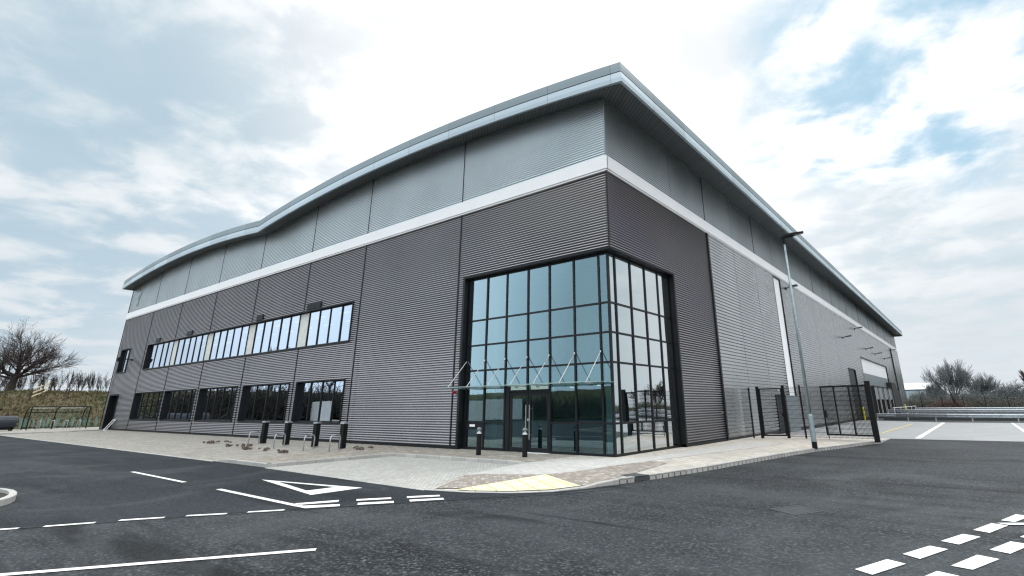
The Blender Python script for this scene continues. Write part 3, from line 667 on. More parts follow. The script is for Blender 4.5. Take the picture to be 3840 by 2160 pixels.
for a0, a1 in zip([D] + RY, RY + [5.13]):
    for z0, z1 in zip(zz, zz[1:]): pane(gm, PR, a0, a1, z0, z1, -D, .006)
gm.build('glazing', M['glass'], CW)
for a0, a1 in ((-4.86, -3.95), (-3.93, -2.95)):
    q = MB(); fbox(q, PL, a0, a0 + .10, -D - .04, -D + .02, .01, 2.09); fbox(q, PL, a1 - .10, a1, -D - .04, -D + .02, .01, 2.09); fbox(q, PL, a0 + .1, a1 - .1, -D - .04, -D + .02, 1.97, 2.09); fbox(q, PL, a0 + .1, a1 - .1, -D - .04, -D + .02, .01, .16)
    dr = q.build('entrance_door', M['frame'], W_); q = MB(); pane(q, PL, a0 + .1, a1 - .1, .16, 1.97, -D, .001); q.build('door_glass', M['glass'], dr)
    hx = a1 - .05 if a0 < -4.5 else a0 + .10
    q = MB(); q.tube([PL(hx, -D + .09, .44), PL(hx, -D + .09, 1.64)], .017, 8)
    for z in (.6, 1.5): q.tube([PL(hx, -D + .015, z), PL(hx, -D + .09, z)], .01, 6)
    q.build('pull_handle', M['steel'], dr)
q = MB(); fbox(q, PL, -3.96, -3.93, -D + .02, -D + .035, 1.08, 1.16); q.build('lock', M['white'], W_)
q = MB(); fbox(q, PL, -3.95, -2.92, -D - .1, .0, -.01, .012); q.build('door_sill', M['white'], W_)
q = MB(); fbox(q, PL, -7.02, -6.72, -D + .02, -D + .026, .84, .93); q.build('notice_plate', M['white'], W_)
def text_mesh(body, size, name, m, parent, loc, rot):
    cu = bpy.data.curves.new('tmp', 'FONT'); cu.body = body; cu.size = size; cu.extrude = .002; cu.align_x = 'CENTER'; cu.align_y = 'CENTER'
    o = bpy.data.objects.new('tmp', cu); C.objects.link(o); bpy.context.view_layer.update()
    me = bpy.data.meshes.new_from_object(o.evaluated_get(bpy.context.evaluated_depsgraph_get())); bpy.data.objects.remove(o)
    me.name = name; r = bpy.data.objects.new(name, me); C.objects.link(r); r.parent = parent; r.location = loc; r.rotation_euler = rot; me.materials.clear(); me.materials.append(m); return r
for a0, a1 in ((-4.80, -4.03), (-3.80, -2.97)):
    q = MB(); fbox(q, PL, a0, a1, -D + .033, -D + .045, 2.185, 2.345); s_ = q.build('door_sign', simple('pale_sign', (.55, .68, .64), .5), W_)
    text_mesh('Park', .09, 'lettering', M['black'], s_, PL((a0 + a1) / 2 - .08, -D + .05, 2.28), (PI / 2, 0, 0))
# canopy
q = MB(); q.box(-7.42, -.05, -.93, .2, 2.315, 2.335); cn = q.build('canopy_glass', M['clear'], W_)
q = MB(); q.box(-7.42, -.05, -.945, -.93, 2.312, 2.338); q.build('glass_edge', simple('glass_edge', (.30, .42, .40), .3), cn)
for a in LX + [-.45][:0]:
    q = MB(); q.tube([(a, .2, 3.38), (a, -.74, 2.34)], .017, 6); q.tube([(a, -.74, 2.30), (a, -.74, 2.355)], .028, 8); q.beam((a, .2, 2.30), (a, -.82, 2.30), .012, .03); q.tube([(a, .18, 3.38), (a, .24, 3.38)], .03, 8); q.build('canopy_rod', M['steel'], cn)
# lobby inside
g = MB(); g.box(-8.5, -.4, 7.0, 7.1, 0, 7.1); g.box(-8.58, -8.5, .4, 7.1, 0, 7.1); g.box(-8.5, -7.6, 2.4, 2.5, 0, 7.0); g.box(-.4, -.36, 5.3, 7.1, 0, 7.0); g.build('lobby_wall', M['plaster'], W_)
g = MB(); g.box(-8.5, -.38, .38, 7.0, 0.0, .015); g.build('lobby_floor', M['floor'], W_)
g = MB(); g.box(-8.5, -.45, .45, 7.0, 6.9, 6.98); g.build('lobby_ceiling', M['ceil'], W_)
g = MB(); g.box(-8.5, -3.0, 3.2, 7.0, 2.35, 3.0); g.box(-3.0, -.5, 1.6, 7.0, 2.35, 3.1)
g.tube([(-3.2, 1.9, 2.72)] * 1 + [(-2.6, 1.55, 2.72), (-1.6, 1.3, 2.72)], .0, 4) if 0 else None
g.build('mezzanine', M['plaster'], W_)
g = MB(); g.box(-6.9, -6.55, 1.3, 1.65, 0, 6.9); g.build('lobby_column', M['plaster'], W_)
g = MB(); g.box(-1.75, -1.40, 2.0, 2.35, 0, 2.35); g.build('lobby_column', M['plaster'], W_)
g = MB(); g.box(-6.2, -3.2, 4.2, 4.9, 0, 1.1); g.build('reception_desk', M['office'], W_)
for x, y in ((-2.2, 2.4), (-1.2, 1.9), (-1.2, 3.4), (-4.5, 3.8), (-5.6, 3.8)):
    q = MB(); q.lathe((x, y, 2.325), [(.07, 0), (.07, .03)], 10); q.build('downlight', M['lamp'], W_)
# steel-framed wall panels behind, so that the shell is closed
g = MB(); g.box(-54, -7.6, .24, .30, 7.1, 12.8); g.box(-7.6, -.24, .24, .30, 7.1, 12.8); g.box(-.32, -.26, .31, YE - .3, 6.99, 12.8); g.box(-49.9, -8.6, .26, .32, 3.2, 4.8); g.build('inner_lining', M['office'], W_)
# ---- features on the long side
q = MB(); fbox(q, PR, 22.80, 22.87, -.10, .05, 2.03, 9.9); fbox(q, PR, 21.26, 21.30, -.1, .01, 2.03, 9.9); fbox(q, PR, 21.3, 22.85, -.1, .03, 9.84, 9.93); s_ = q.build('slot_window', M['frame'], W_)
q = MB(); fbox(q, PR, 21.30, 22.80, -.1, -.045, 2.03, 9.84); q.build('panel', M['white'], s_)  # pane coloured white in place of the sky it mirrors
q = MB(); fbox(q, PR, 20.35, 22.9, -.12, .03, -.1, 2.05); q.build('lower_panel', M['plate'], W_)
q = MB(); fbox(q, PR, 18.2, 20.35, -.2, -.14, -.1, 2.03); fbox(q, PR, 18.15, 18.25, -.2, .03, -.1, 2.08); fbox(q, PR, 18.15, 20.35, -.2, .03, 2.03, 2.09); dr = q.build('fire_door', M['frame'], W_)
q = MB(); fbox(q, PR, 19.9, 19.95, -.14, -.08, .8, 1.1); q.build('handle', M['steel'], dr)
q = MB(); fbox(q, PR, 44.5, 48.4, -.15, -.08, -.1, 4.8); fbox(q, PR, 44.45, 44.55, -.1, .03, -.1, 4.85); fbox(q, PR, 48.35, 48.45, -.1, .03, -.1, 4.85); fbox(q, PR, 44.45, 48.45, -.1, .03, 4.8, 4.86); 
for k in range(9): fbox(q, PR, 44.6, 48.3, -.079, -.075, .5 + k * .5, .52 + k * .5)
q.build('level_access_door', M['frame'], W_)
q = MB(); fbox(q, PR, 53.6, 76.4, -.35, .03, 6.44, 6.52); fbox(q, PR, 76.28, 76.42, -.35, .03, -.1, 6.5); fbox(q, PR, 53.62, 53.70, -.35, .01, -.1, 6.5); q.build('dock_recess_trim', M['frame'], W_)
q = MB(); fbox(q, PR, 53.7, 76.2, -.15, -.10, 4.78, 6.44); q.build('high_level_glazing', M['white'], W_)  # high glass; the reflected sky is painted on as plain white
q = MB(); fbox(q, PR, 53.7, 76.2, -.13, -.08, -.1, 4.76); 
for z in (3.9,): fbox(q, PR, 53.7, 76.2, -.08, -.075, z, z + .03)
q.build('dock_wall', M['plate'], W_)
for k, (a0, a1) in enumerate(((56.6, 59.6), (60.2, 63.6), (64.6, 68.2), (69.2, 72.6))):
    q = MB(); fbox(q, PR, a0, a0 + .35, -.24, .45, -.1, 3.3); fbox(q, PR, a1 - .35, a1, -.24, .45, -.1, 3.3); fbox(q, PR, a0, a1, -.24, .45, 3.3, 3.42); fbox(q, PR, a0 + .35, a1 - .35, -.24, -.1, -.1, 3.3)
    dk_ = q.build('dock_shelter', M['blackrub'], W_)
    q = MB(); fbox(q, PR, a0 + .3, a1 - .3, .38, .41, 1.9, 3.3); q.build('head_curtain', M['curtain'], dk_)
    q = MB(); fbox(q, PR, a0 + .02, a0 + .08, .451, .47, -.1, 3.2); fbox(q, PR, a1 - .08, a1 - .02, .451, .47, -.1, 3.2); q.build('edge_strip', M['white'], dk_)
q = MB(); fbox(q, PR, 73.2, 78.4, -.2, .55, -.1, 4.2); q.build('dock_house', M['blackrub'], W_)
q = MB(); fbox(q, PR, 78.6, 83.8, -.2, .35, -.1, 3.2); q.build('dock_shelter', M['blackrub'], W_)
q = MB(); q.box(-.02, 1.6, 55.5, 85, RZ - .05, .02); q.build('dock_plinth', M['blackrub'], W_)
# emblem near the far end
em = simple('emblem_metal', (.45, .62, .62), .4, .3)
q = MB(); pts = [(-53.30, 11.95), (-53.05, 12.10), (-52.80, 12.05), (-52.55, 12.20)]
for poly in ([(-53.32, 12.02), (-52.98, 12.16), (-53.05, 12.02), (-53.22, 11.95), (-53.22, 11.80), (-53.0, 11.66), (-52.92, 11.5), (-52.98, 11.3), (-53.2, 11.22), (-53.2, 11.12), (-52.85, 11.22), (-52.78, 11.5), (-52.85, 11.72), (-52.45, 12.28), (-52.58, 12.28), (-52.95, 11.78), (-53.30, 11.74)],):
    for a, b in zip(poly, poly[1:] + poly[:1]): q.beam((a[0], -.03, a[1]), (b[0], -.03, b[1]), .04, .05)
tag(q.build('wall_emblem', em), 'small pale outlined emblem high on the far left end of the warehouse wall', 'emblem')

# ------------------------------------------------------------------ things fixed to the building
def flood(y, z, label, arm=1.1):
    t = thing('floodlight', label, 'floodlight', (0, y, z), 0, 'floodlights on the long side wall')
    q = MB(); q.box(0, .06, -.1, .1, -.1, .1); q.tube([(0.03, 0, 0), (arm, 0, .10)], .035, 8); q.build('bracket', M['frame'], t)
    q = MB(); q.obox((arm + .25, 0, .11), (.55, .42, .08), (0, -.12, 0)); q.build('lamp_head', M['frame'], t)
    q = MB(); q.obox((arm + .26, 0, .064), (.42, .3, .012), (0, -.12, 0)); q.build('lens', M['curtain'], t); return t
fl = [(24.3, 9.5, 'black floodlight beside the top of the tall slot window'), (44.4, 7.8, 'black floodlight above the tall dark door in the side wall'), (52.9, 9.55, 'black floodlight just under the white band, halfway along the side wall'), (59.1, 7.75, 'black floodlight above the near part of the sky-white dock glazing'), (66.9, 7.68, 'black floodlight above the middle of the sky-white dock glazing'), (76.0, 7.6, 'black floodlight beside the far top corner of the sky-white dock glazing'), (86.0, 9.5, 'farthest black floodlight, at the top of the dark downpipe')]
for y, z, lb in fl: flood(y, z, lb, .3)
t = thing('wall_light', 'small dark lamp on a short arm beside the upper left window', 'wall light', (-50.6, 0, 5.95))
q = MB(); q.tube([(0, 0, 0), (0, -.7, .02)], .035, 8); q.box(-.1, .1, -.03, 0.02, -.1, .1); q.build('arm', M['frame'], t); q = MB(); q.obox((0, -.85, .0), (.3, .4, .32), (.3, 0, 0)); q.build('lamp_head', M['frame'], t)
t = thing('alarm_bell', 'small red alarm sounder on the ribbed wall left of the entrance', 'alarm', (-7.72, 0, 2.17))
q = MB(); q.obox((0, -.04, 0), (.10, .06, .10)); q.build('base', M['red'], t); q = MB(); q.tube([(0, -.06, 0), (0, -.10, 0), (0, -.14, 0)], [.055, .055, .03], 12); q.build('sounder', M['red'], t)
t = thing('door_lamp', 'small white bulkhead lamp above the grey fire door', 'wall light', (.02, 18.9, 2.35))
q = MB(); q.box(0, .09, -.22, .22, -.07, .07); q.build('housing', M['white'], t); q = MB(); q.box(.09, .11, -.18, .18, -.05, .05); q.build('lens', M['plate'], t)

# ------------------------------------------------------------------ street furniture
def bollard(loc, label):
    t = thing('bollard_light', label, 'bollard', loc, 0, 'lit bollards outside the entrance')
    q = MB(); q.lathe((0, 0, 0), [(.085, 0), (.085, .70)], 20); q.build('post', M['black'], t, smooth=False)
    q = MB(); q.lathe((0, 0, .70), [(.088, 0), (.088, .012), (.07, .03), (.018, .12)], 20); q.build('reflector', M['white'], t, smooth=True)
    q = MB(); q.lathe((0, 0, .71), [(.082, 0), (.082, .11)], 20); q.build('lens', M['clear'], t)
    q = MB(); q.lathe((0, 0, .82), [(.088, 0), (.086, .03), (.07, .065), (.04, .088), (.003, .095)], 20); q.build('cap', simple('grey_cap', (.16, .19, .20), .4), t, smooth=True)
    return t
bollard((-4.77, -1.44, 0), 'black bollard light in front of the glazing, left of the entrance doors')
bollard((-2.85, -1.21, 0), 'black bollard light standing right in front of the entrance doors')
# square posts with grey tops
t0 = thing('charging_post', 'black square post with pale cap, leftmost and farthest of the row', 'post', (-19.1, -2.1, 0), rad(10), 'black square posts in front of the wall')
q = MB(); q.box(-.10, .10, -.11, .11, 0, .97); q.build('post', M['black'], t0)
q = MB(); q.box(-.115, .115, -.125, .125, .965, 1.03); q.build('cap', M['galv'], t0)
q = MB(); q.box(-.106, -.098, -.04, .04, .12, .22); q.build('socket_plate', M['steel'], t0)
for (x, lb) in ((-16.85, 'second black square post from the left in the row, pale cap'), (-14.3, 'third black square post from the left in the row, pale cap'), (-12.15, 'black square post with pale cap, nearest the entrance end of the row')): dup(t0, (x, -2.1, 0), rad(10), lb)
# cycle stands
def stand_mesh(wd=.72, h=.58, r=.026):
    q = MB(); pts = [(-wd / 2, 0, 0), (-wd / 2, 0, h - .15)] + [(-wd / 2 + .15 - .15 * math.cos(a), 0, h - .15 + .15 * math.sin(a)) for a in [PI / 2 * k / 5 for k in range(1, 6)]]
    pts += [(-x, y, z) for x, y, z in pts[::-1]]; q.tube(pts, r, 8); q.lathe((-wd / 2, 0, 0), [(.06, 0), (.06, .012)], 12); q.lathe((wd / 2, 0, 0), [(.06, 0), (.06, .012)], 12); return q
cs0 = stand_mesh().build('cycle_stand', M['galv'], smooth=True); cs0.rotation_euler = (0, 0, rad(119)); cs0.location = (-18.95, -2.62, -.035)
tag(cs0, 'steel hoop cycle stand in front of the leftmost black post', 'cycle stand', 'steel hoop cycle stands in front of the wall')
for x, y, lb in ((-15.75, -2.95, 'steel hoop cycle stand beside the second black post'), (-13.15, -3.0, 'steel hoop cycle stand beside the third black post'), (-11.3, -2.95, 'steel hoop cycle stand beside the black post nearest the entrance')):
    c = cs0.copy(); C.objects.link(c); c.location = (x, y, -.04 if x < -12 else 0); c['label'] = lb
# broken blocks lying about
rnd = random.Random(11)
for x, y, n_, wd, lb in ((-22.6, -3.1, 7, .55, 'flat heap of broken brown blocks, leftmost on the paving'), (-21.9, -3.4, 4, .3, 'small heap of broken blocks right of the leftmost heap'), (-21.6, -2.7, 2, .22, 'lone dark block behind the left heaps'), (-18.8, -3.7, 5, .35, 'heap of broken blocks in front of the leftmost hoop'), (-17.9, -3.55, 7, .5, 'wide heap of broken blocks between the first two hoops'), (-16.2, -4.1, 5, .32, 'heap of broken blocks in front of the second hoop'), (-14.6, -4.0, 4, .42, 'low pale heap of broken blocks between the second and third hoops'), (-12.75, -4.2, 6, .36, 'dark heap of broken blocks in front of the third hoop'), (-11.0, -2.0, 4, .5, 'row of brown blocks right of the nearest black post')):
    q = MB()
    for k in range(n_ * 2):
        s_ = rnd.uniform(.04, .085); q.obox((rnd.gauss(0, wd * .42), rnd.gauss(0, wd * .28), .03 + rnd.random() * .07), (s_ * 1.8, s_, s_ * .8), (rnd.uniform(-.5, .5), rnd.uniform(-.5, .5), rnd.uniform(0, 3)))
    o = q.build('rubble_heap', M['rubble']); o.location = (x, y, .094 / 6.86 * y if x < -12 else 0); tag(o, lb, 'rubble', 'heaps of broken paving blocks')
# lamp post
t = thing('street_lamp', 'tall grey steel lamp post on the pavement in front of the side wall', 'street lamp', (4.36, 6.7, 0))
q = MB(); q.lathe((0, 0, 0), [(.094, 0), (.094, .24)], 16); q.build('black_base', M['black'], t)
q = MB(); q.lathe((0, 0, .24), [(.09, 0), (.09, .90), (.072, .96)], 16); q.build('base_column', M['galvd'], t, smooth=False)
q = MB(); q.lathe((0, 0, 1.2), [(.062, -.02), (.040, 6.72)], 14); q.build('shaft', M['galvd'], t, smooth=True)
q = MB(); q.lathe((0, 0, 7.85), [(.05, -.02), (.05, .28)], 12); q.obox((.12, .02, 8.14), (.5, .14, .09), (0, -.08, .2)); q.build('spigot', M['black'], t)
q = MB(); rz_ = .2
for (x0, x1, w0, w1, h0, h1) in ((.0, .35, .10, .15, .05, .05), (.35, .78, .15, .11, .05, .02)):
    P8 = []
    for x, w2, h in ((x0, w0, h0), (x1, w1, h1)):
        for s1, s2 in ((-1, -1), (1, -1), (1, 1), (-1, 1)): P8.append((x * math.cos(rz_) - s1 * w2 * math.sin(rz_), x * math.sin(rz_) + s1 * w2 * math.cos(rz_), 8.17 + x * .10 + s2 * h))
    i = len(q.v); q.v += P8; q.f += [tuple(i + k for k in r) for r in ((0, 3, 2, 1), (4, 5, 6, 7), (0, 1, 5, 4), (1, 2, 6, 5), (2, 3, 7, 6), (3, 0, 4, 7))]
q.build('lamp_head', M['black'], t)
q = MB(); q.obox((.56, .11, 8.188), (.32, .18, .012), (0, -.10, rz_)); q.build('lens', M['curtain'], t)
# leaning sign frame by the far door
t = thing('barrier_frame', 'pale metal frame leaning on the wall beside the far left door', 'frame', (-51.2, -.35, 0), 0)
q = MB(); q.beam((-.3, -.25, 0), (-.3, .28, .85), .05); q.beam((.3, -.25, 0), (.3, .28, .85), .05); q.build('side_rail', M['white'], t)
q = MB(); q.beam((-.3, .28, .85), (.3, .28, .85), .05); q.beam((-.3, -.25, .02), (.3, -.25, .02), .05); q.build('cross_rail', M['white'], t)

# ------------------------------------------------------------------ fence and gates across the pavement
def mesh_panel(mb, p, q, z0, z1, st=.05, hs=.2, r=.006):
    p, q = Vector((*p, 0)), Vector((*q, 0)); L_ = (q - p).length; n_ = int(L_ / st)
    for k in range(n_ + 1):
        c = p.lerp(q, k / n_); mb.beam((c.x, c.y, z0), (c.x, c.y, z1), r * 1.6, r * 1.6)
    z = z0 + .04
    while z < z1: mb.beam((p.x, p.y, z), (q.x, q.y, z), r * 2, r * 2); z += hs
t = thing('mesh_fence', 'black welded mesh fence crossing the pavement from wall to gate post', 'fence')
def fpost(x, y, h, wd, par, name='post'):
    q = MB(); q.box(x - wd / 2, x + wd / 2, y - wd / 2, y + wd / 2, -.02, h); q.box(x - wd / 2 - .006, x + wd / 2 + .006, y - wd / 2 - .006, y + wd / 2 + .006, h, h + .015); return q.build(name, M['black'], par)
for x, y, h, wd in ((.46, 12.0, 2.34, .06), (2.70, 12.65, 2.41, .07)): fpost(x, y, h, wd, t)
for p, q_ in (((.1, 11.95), (.46, 12.0)), ((1.95, 12.55), (2.70, 12.62)), ((2.70, 12.62), (5.6, 12.25))):
    m_ = MB(); mesh_panel(m_, p, q_, .05, 2.36); m_.build('mesh_panel', M['black'], t)
t = thing('pedestrian_gate', 'narrow black mesh gate between two posts, near the wall', 'gate', (0, 0, 0))
fpost(.86, 12.05, 2.38, .12, t); fpost(1.95, 12.55, 2.42, .12, t)
def leaf(par, p, q_, z0, z1, stiles, bar=.055):
    f = MB(); P_, Q_ = Vector((*p, 0)), Vector((*q_, 0))
    for s_ in [0] + stiles + [1]: c = P_.lerp(Q_, s_); f.beam((c.x, c.y, z0), (c.x, c.y, z1), bar)
    for z in (z0 + bar / 2, z1 - bar / 2): f.beam((p[0], p[1], z), (q_[0], q_[1], z), bar)
    f.build('gate_frame', M['black'], par); m_ = MB(); mesh_panel(m_, p, q_, z0 + .02, z1 - .02); m_.build('mesh_infill', M['black'], par)
leaf(t, (.95, 12.08), (1.88, 12.46), .10, 2.30, [])
q = MB(); q.box(1.80, 1.92, 12.36, 12.44, 1.0, 1.15); q.build('latch', M['black'], t)
t = thing('yard_gate', 'wide black mesh gate leaf hung on a thick post at the kerb', 'gate', (0, 0, 0))
fpost(5.78, 11.53, 2.46, .20, t, 'gate_post')
leaf(t, (5.66, 11.66), (3.74, 12.17), .20, 2.33, [.36, .70], .06)
q = MB(); q.box(3.72, 3.84, 12.08, 12.26, .95, 1.25); q.build('lock_box', M['black'], t); q = MB(); q.tube([(3.80, 12.12, .55), (3.80, 12.12, .02)], .015, 6); q.build('drop_bolt', M['black'], t)
# yellow guard posts by the wall
def ypost(x, y, h, lb):
    q = MB(); q.lathe((0, 0, 0), [(.075, 0), (.075, h - .04), (.05, h)], 14); o = q.build('guard_post', M['yellow']); o.location = (x, y, RZ); tag(o, lb, 'guard post', 'yellow posts guarding the tall dark door')
ypost(.35, 46.6, 1.25, 'yellow guard post by the tall dark door, the nearer of the pair'); ypost(.35, 51.0, 1.25, 'yellow guard post beyond the tall dark door, the farther of the pair'); ypost(.5, 86.4, 1.3, 'distant yellow guard post at the foot of the far downpipe')
# ------------------------------------------------------------------ crash barriers
def barrier(pts, label, z=RZ, step=3.0, hgt=.64, grp='galvanised crash barriers along the yard edge'):
    t = thing('crash_barrier', label, 'crash barrier', (0, 0, 0), 0, grp)
    q = MB(); prof = [(.0, -.155), (.045, -.11), (.045, -.05), (0, -.01), (0, .01), (.045, .05), (.045, .11), (0, .155)]
    P_ = [Vector((*p, 0)) for p in pts]
    for a, b in zip(P_, P_[1:]):
        d = (b - a).normalized(); n_ = Vector((d.y, -d.x, 0))
        if n_.y > 0: n_ = -n_
        i = len(q.v)
        for e in (a, b):
            for o_, h in prof: q.v.append((e.x + n_.x * o_, e.y + n_.y * o_, z + hgt - .155 + h))
        for k in range(7): q.f.append((i + k, i + k + 1, i + 9 + k, i + 8 + k))
        for k in range(7):
            o0, h0 = prof[k]
    q.build('rail', M['galv'], t)
    L_ = sum((b - a).length for a, b in zip(P_, P_[1:])); n_ = int(L_ / step); rp = resample([(p.x, p.y, 0) for p in P_], step)
    for c in rp:
        q = MB(); q.box(c.x - .04, c.x + .04, c.y + .01, c.y + .10, z - .05, z + hgt - .03); q.build('post', M['galv'], t)
barrier([(1.4, 47.2), (3.04, 46.87), (7.2, 43.3), (8.74, 42.75), (11.35, 42.35), (16, 41.9), (30, 41.6)], 'galvanised crash barrier along the near edge of the yard, closest to the camera')
barrier([(1.2, 58.5), (3.2, 57.5), (9, 56.0), (14, 55.5), (32, 55)], 'galvanised crash barrier beyond the nearest one, middle of the three', hgt=.86)
barrier([(3.2, 68.5), (9, 67.5), (15, 67), (36, 66)], 'thin far crash barrier in front of the hedge, farthest of the three', hgt=.95, step=4)
t = thing('guard_rail', 'thin white pipe rail in front of the dark loading docks', 'guard rail', (0, 0, RZ))
q = MB(); q.tube([(1.9, 56.5, 1.05), (2.1, 84.5, 1.05)], .03, 6); q.build('rail', M['white'], t)
for y in (57, 64, 71, 78, 84.4): q = MB(); q.tube([(1.95, y, 0), (1.95, y, 1.05)], .03, 6); q.build('post', M['white'], t)
g = MB(); g.poly([(0, 47, RZ - .02), (1.7, 45.3, RZ - .02), (7.2, 41.5, RZ - .02), (70, 41.5, RZ - .02), (70, 90, RZ - .02), (0, 99, RZ - .02)]); struct('access_road', g, M['asphalt'])
g = MB(); g.box(1.8, 70, 48.0, 48.35, RZ - .05, .16); struct('retaining_kerb', g, simple('dark_retaining_kerb', (.05, .055, .055), .9))

# ------------------------------------------------------------------ left: cycle shelters, tree guards, fences
t = thing('cycle_shelter', 'open cycle shelter with curved black frames and clear sheets by the bank', 'cycle shelter', (-61.3, -2.0, 0))
hoop = [(-.9, 0, 0), (-.9, 0, .9), (-.82, 0, 1.35), (-.55, 0, 1.72), (-.1, 0, 1.93), (.5, 0, 2.0), (1.2, 0, 2.02)]
for y in (-2.1, 0, 2.1):
    q = MB(); q.tube([(a, y, c) for a, b, c in hoop], .045, 8); q.build('curved_frame', M['black'], t)
for y in (-2.1, 2.1):
    q = MB(); q.tube([(1.2, y, 0), (1.2, y, 2.02)], .045, 8); q.build('front_post', M['black'], t)
    q = MB(); q.box(-.85, 1.15, y - .008, y + .008, .25, 1.9); q.build('end_panel', M['clear'], t)
q = MB(); q.tube([(1.2, -2.15, 2.02), (1.2, 2.15, 2.02)], .045, 8); q.tube([(-.70, -2.1, 1.52), (-.70, 2.1, 1.52)], .04, 8); q.tube([(-.9, -2.1, .2), (-.9, 2.1, .2)], .03, 6); q.build('cross_rail', M['black'], t)
q = MB()
for a, b in zip(hoop, hoop[1:]):
    if b[2] > .9: q.quad((a[0], -2.1, a[2] + .05), (a[0], 2.1, a[2] + .05), (b[0], 2.1, b[2] + .05), (b[0], -2.1, b[2] + .05))
q.build('roof_sheet', M['clear'], t)
for k, lb in enumerate(('hoop stand at the left end of the open shelter', 'second hoop stand from the left inside the shelter', 'third hoop stand from the left inside the shelter', 'hoop stand at the right end of the open shelter')):
    c = cs0.copy(); C.objects.link(c); c.location = (-60.3, -3.3 + k * .95, 0); c.rotation_euler = (0, 0, rad(12)); c.scale = (.8, 1, 1.35); c['label'] = lb; c['group'] = 'hoop stands in the far shelter'
t = thing('storage_shelter', 'dark ribbed barrel-shaped steel store beside the kerb at the left edge', 'store', (-59.6, -6.9, 0))
q = MB(); n_ = 14; Rr_ = .68
for k in range(n_):
    a0, a1 = PI * (-.12 + 1.24 * k / n_), PI * (-.12 + 1.24 * (k + 1) / n_)
    for (s0, s1, rr) in ((0, .7, Rr_), (.7, 1, Rr_ - .03)):
        b0, b1 = a0 + (a1 - a0) * s0, a0 + (a1 - a0) * s1
        q.quad(*[(math.cos(a) * rr, y, .60 + math.sin(a) * rr) for a, y in ((b0, -2.6), (b0, 1.9), (b1, 1.9), (b1, -2.6))])
q.build('ribbed_cover', simple('dark_blue_steel', (.025, .034, .045), .35, .3, .2, 3), t)
q = MB()
for y in (-2.6, 1.9): q.poly([(math.cos(a) * .66, y, .60 + math.sin(a) * .66) for a in [PI * (-.12 + 1.24 * k / 14) for k in range(15)]])
q.box(-.5, .5, -2.5, 1.8, .1, .5); q.build('end_plate', M['black'], t)
for x in (-.45, .45):
    for y in (-2.4, 1.7): q = MB(); q.box(x - .05, x + .05, y - .05, y + .05, 0, .3); q.build('foot', M['black'], t)
rnd = random.Random(3)
g0 = None
for k in range(46):
    f_ = k / 45; x = -64.6 + rnd.uniform(-.5, .5) - 1.2 * (k % 2); y = -6.5 + 14.5 * f_ + rnd.uniform(-.15, .15)
    if g0 is None:
        q = MB(); q.tube([(0, 0, 0), (0, 0, .95)], [.075, .085], 8); q.tube([(.09, 0, 0), (.09, 0, 1.05)], .02, 5); g0 = q.build('tree_guard', M['guard']); o = g0
        tag(g0, 'green tube guarding a sapling at the foot of the bank', 'tree guard', 'green sapling guards at the foot of the bank')
    else: o = g0.copy(); C.objects.link(o)
    h = bank_h(x, y); o.location = (x, y, (h or 0) - .02); o.rotation_euler = (rnd.uniform(-.1, .1), rnd.uniform(-.1, .1), rnd.uniform(0, 6)); o.scale = (1, 1, rnd.uniform(.85, 1.15))
t = thing('wire_fence', 'post and wire fence running along the grass bank', 'fence', (0, 0, 0))
fp = [(-74.5, -12 + 2.6 * k) for k in range(11)]
for x, y in fp:
    h = bank_h(x, y); q = MB(); q.tube([(x, y, h - .1), (x + .03, y - .05, h + 1.25)], .06, 6); q.build('post', M['woodd'], t)
q = MB()
for (x, y), (x1, y1) in zip(fp, fp[1:]):
    for dz in (1.15, .8, .45): q.tube([(x, y, bank_h(x, y) + dz), (x1, y1, bank_h(x1, y1) + dz)], .012, 4)
q.build('wire', M['woodd'], t)
t = thing('timber_panel', 'pale three-rail timber fence panel sloping on the grass bank', 'fence panel', (0, 0, 0))
px = [(-73.2, -2.35), (-74.4, -1.35), (-76.2, -.55)]
q = MB()
for dz in (.45, .85, 1.25):
    for (x, y), (x1, y1) in zip(px, px[1:]): q.beam((x, y, bank_h(x, y) + dz), (x1, y1, bank_h(x1, y1) + dz), .03, .12)
q.build('rail', M['wood'], t)
for x, y in px: q = MB(); q.box(x - .05, x + .05, y - .05, y + .05, bank_h(x, y) - .1, bank_h(x, y) + 1.35); q.build('post', M['woodd'], t)

# ------------------------------------------------------------------ bare trees
def grow(mb, tw, p, d, L_, r, lev, rg, par):
    """one limb: a bent tapering tube with side limbs; thin ones go to the twig mesh"""
    n_ = 4 if lev > 1 else 3; pts = [p]; rs = [r]; dd = d.copy()
    for k in range(n_):
        w_ = Vector((rg.gauss(0, 1), rg.gauss(0, 1), rg.gauss(0, .8))) * par['bend']
        dd = (dd + w_ + Vector((0, 0, par['up']))).normalized(); p = p + dd * L_ / n_; pts.append(p); rs.append(max(par['rmin'], r * (1 - .55 * (k + 1) / n_)))
    (mb if lev >= par['lev'] - 2 else tw).tube(pts, rs, 6 if lev >= par['lev'] - 1 else (4 if lev > 2 else 3), cap=False)
    if lev == 0: return
    nc = rg.randint(*par['kids'])
    for k in range(nc):
        t_ = .25 + .75 * (k + rg.random() * .8) / nc; i = min(n_ - 1, int(t_ * n_)); q = pts[i].lerp(pts[i + 1], t_ * n_ - i if t_ * n_ - i < 1 else 1)
        ax = dd.orthogonal().normalized(); ax.rotate(Matrix.Rotation(rg.uniform(0, 2 * PI), 3, dd)); a = rg.uniform(*par['ang'])
        nd = dd.copy(); nd.rotate(Matrix.Rotation(a, 3, ax)); nd.z *= par['flat']; nd.normalize()
        grow(mb, tw, q, nd, L_ * rg.uniform(.58, .82), max(par['rmin'], rs[i] * .62), lev - 1, rg, par)
    grow(mb, tw, p, dd, L_ * .72, rs[-1], lev - 1, rg, par)
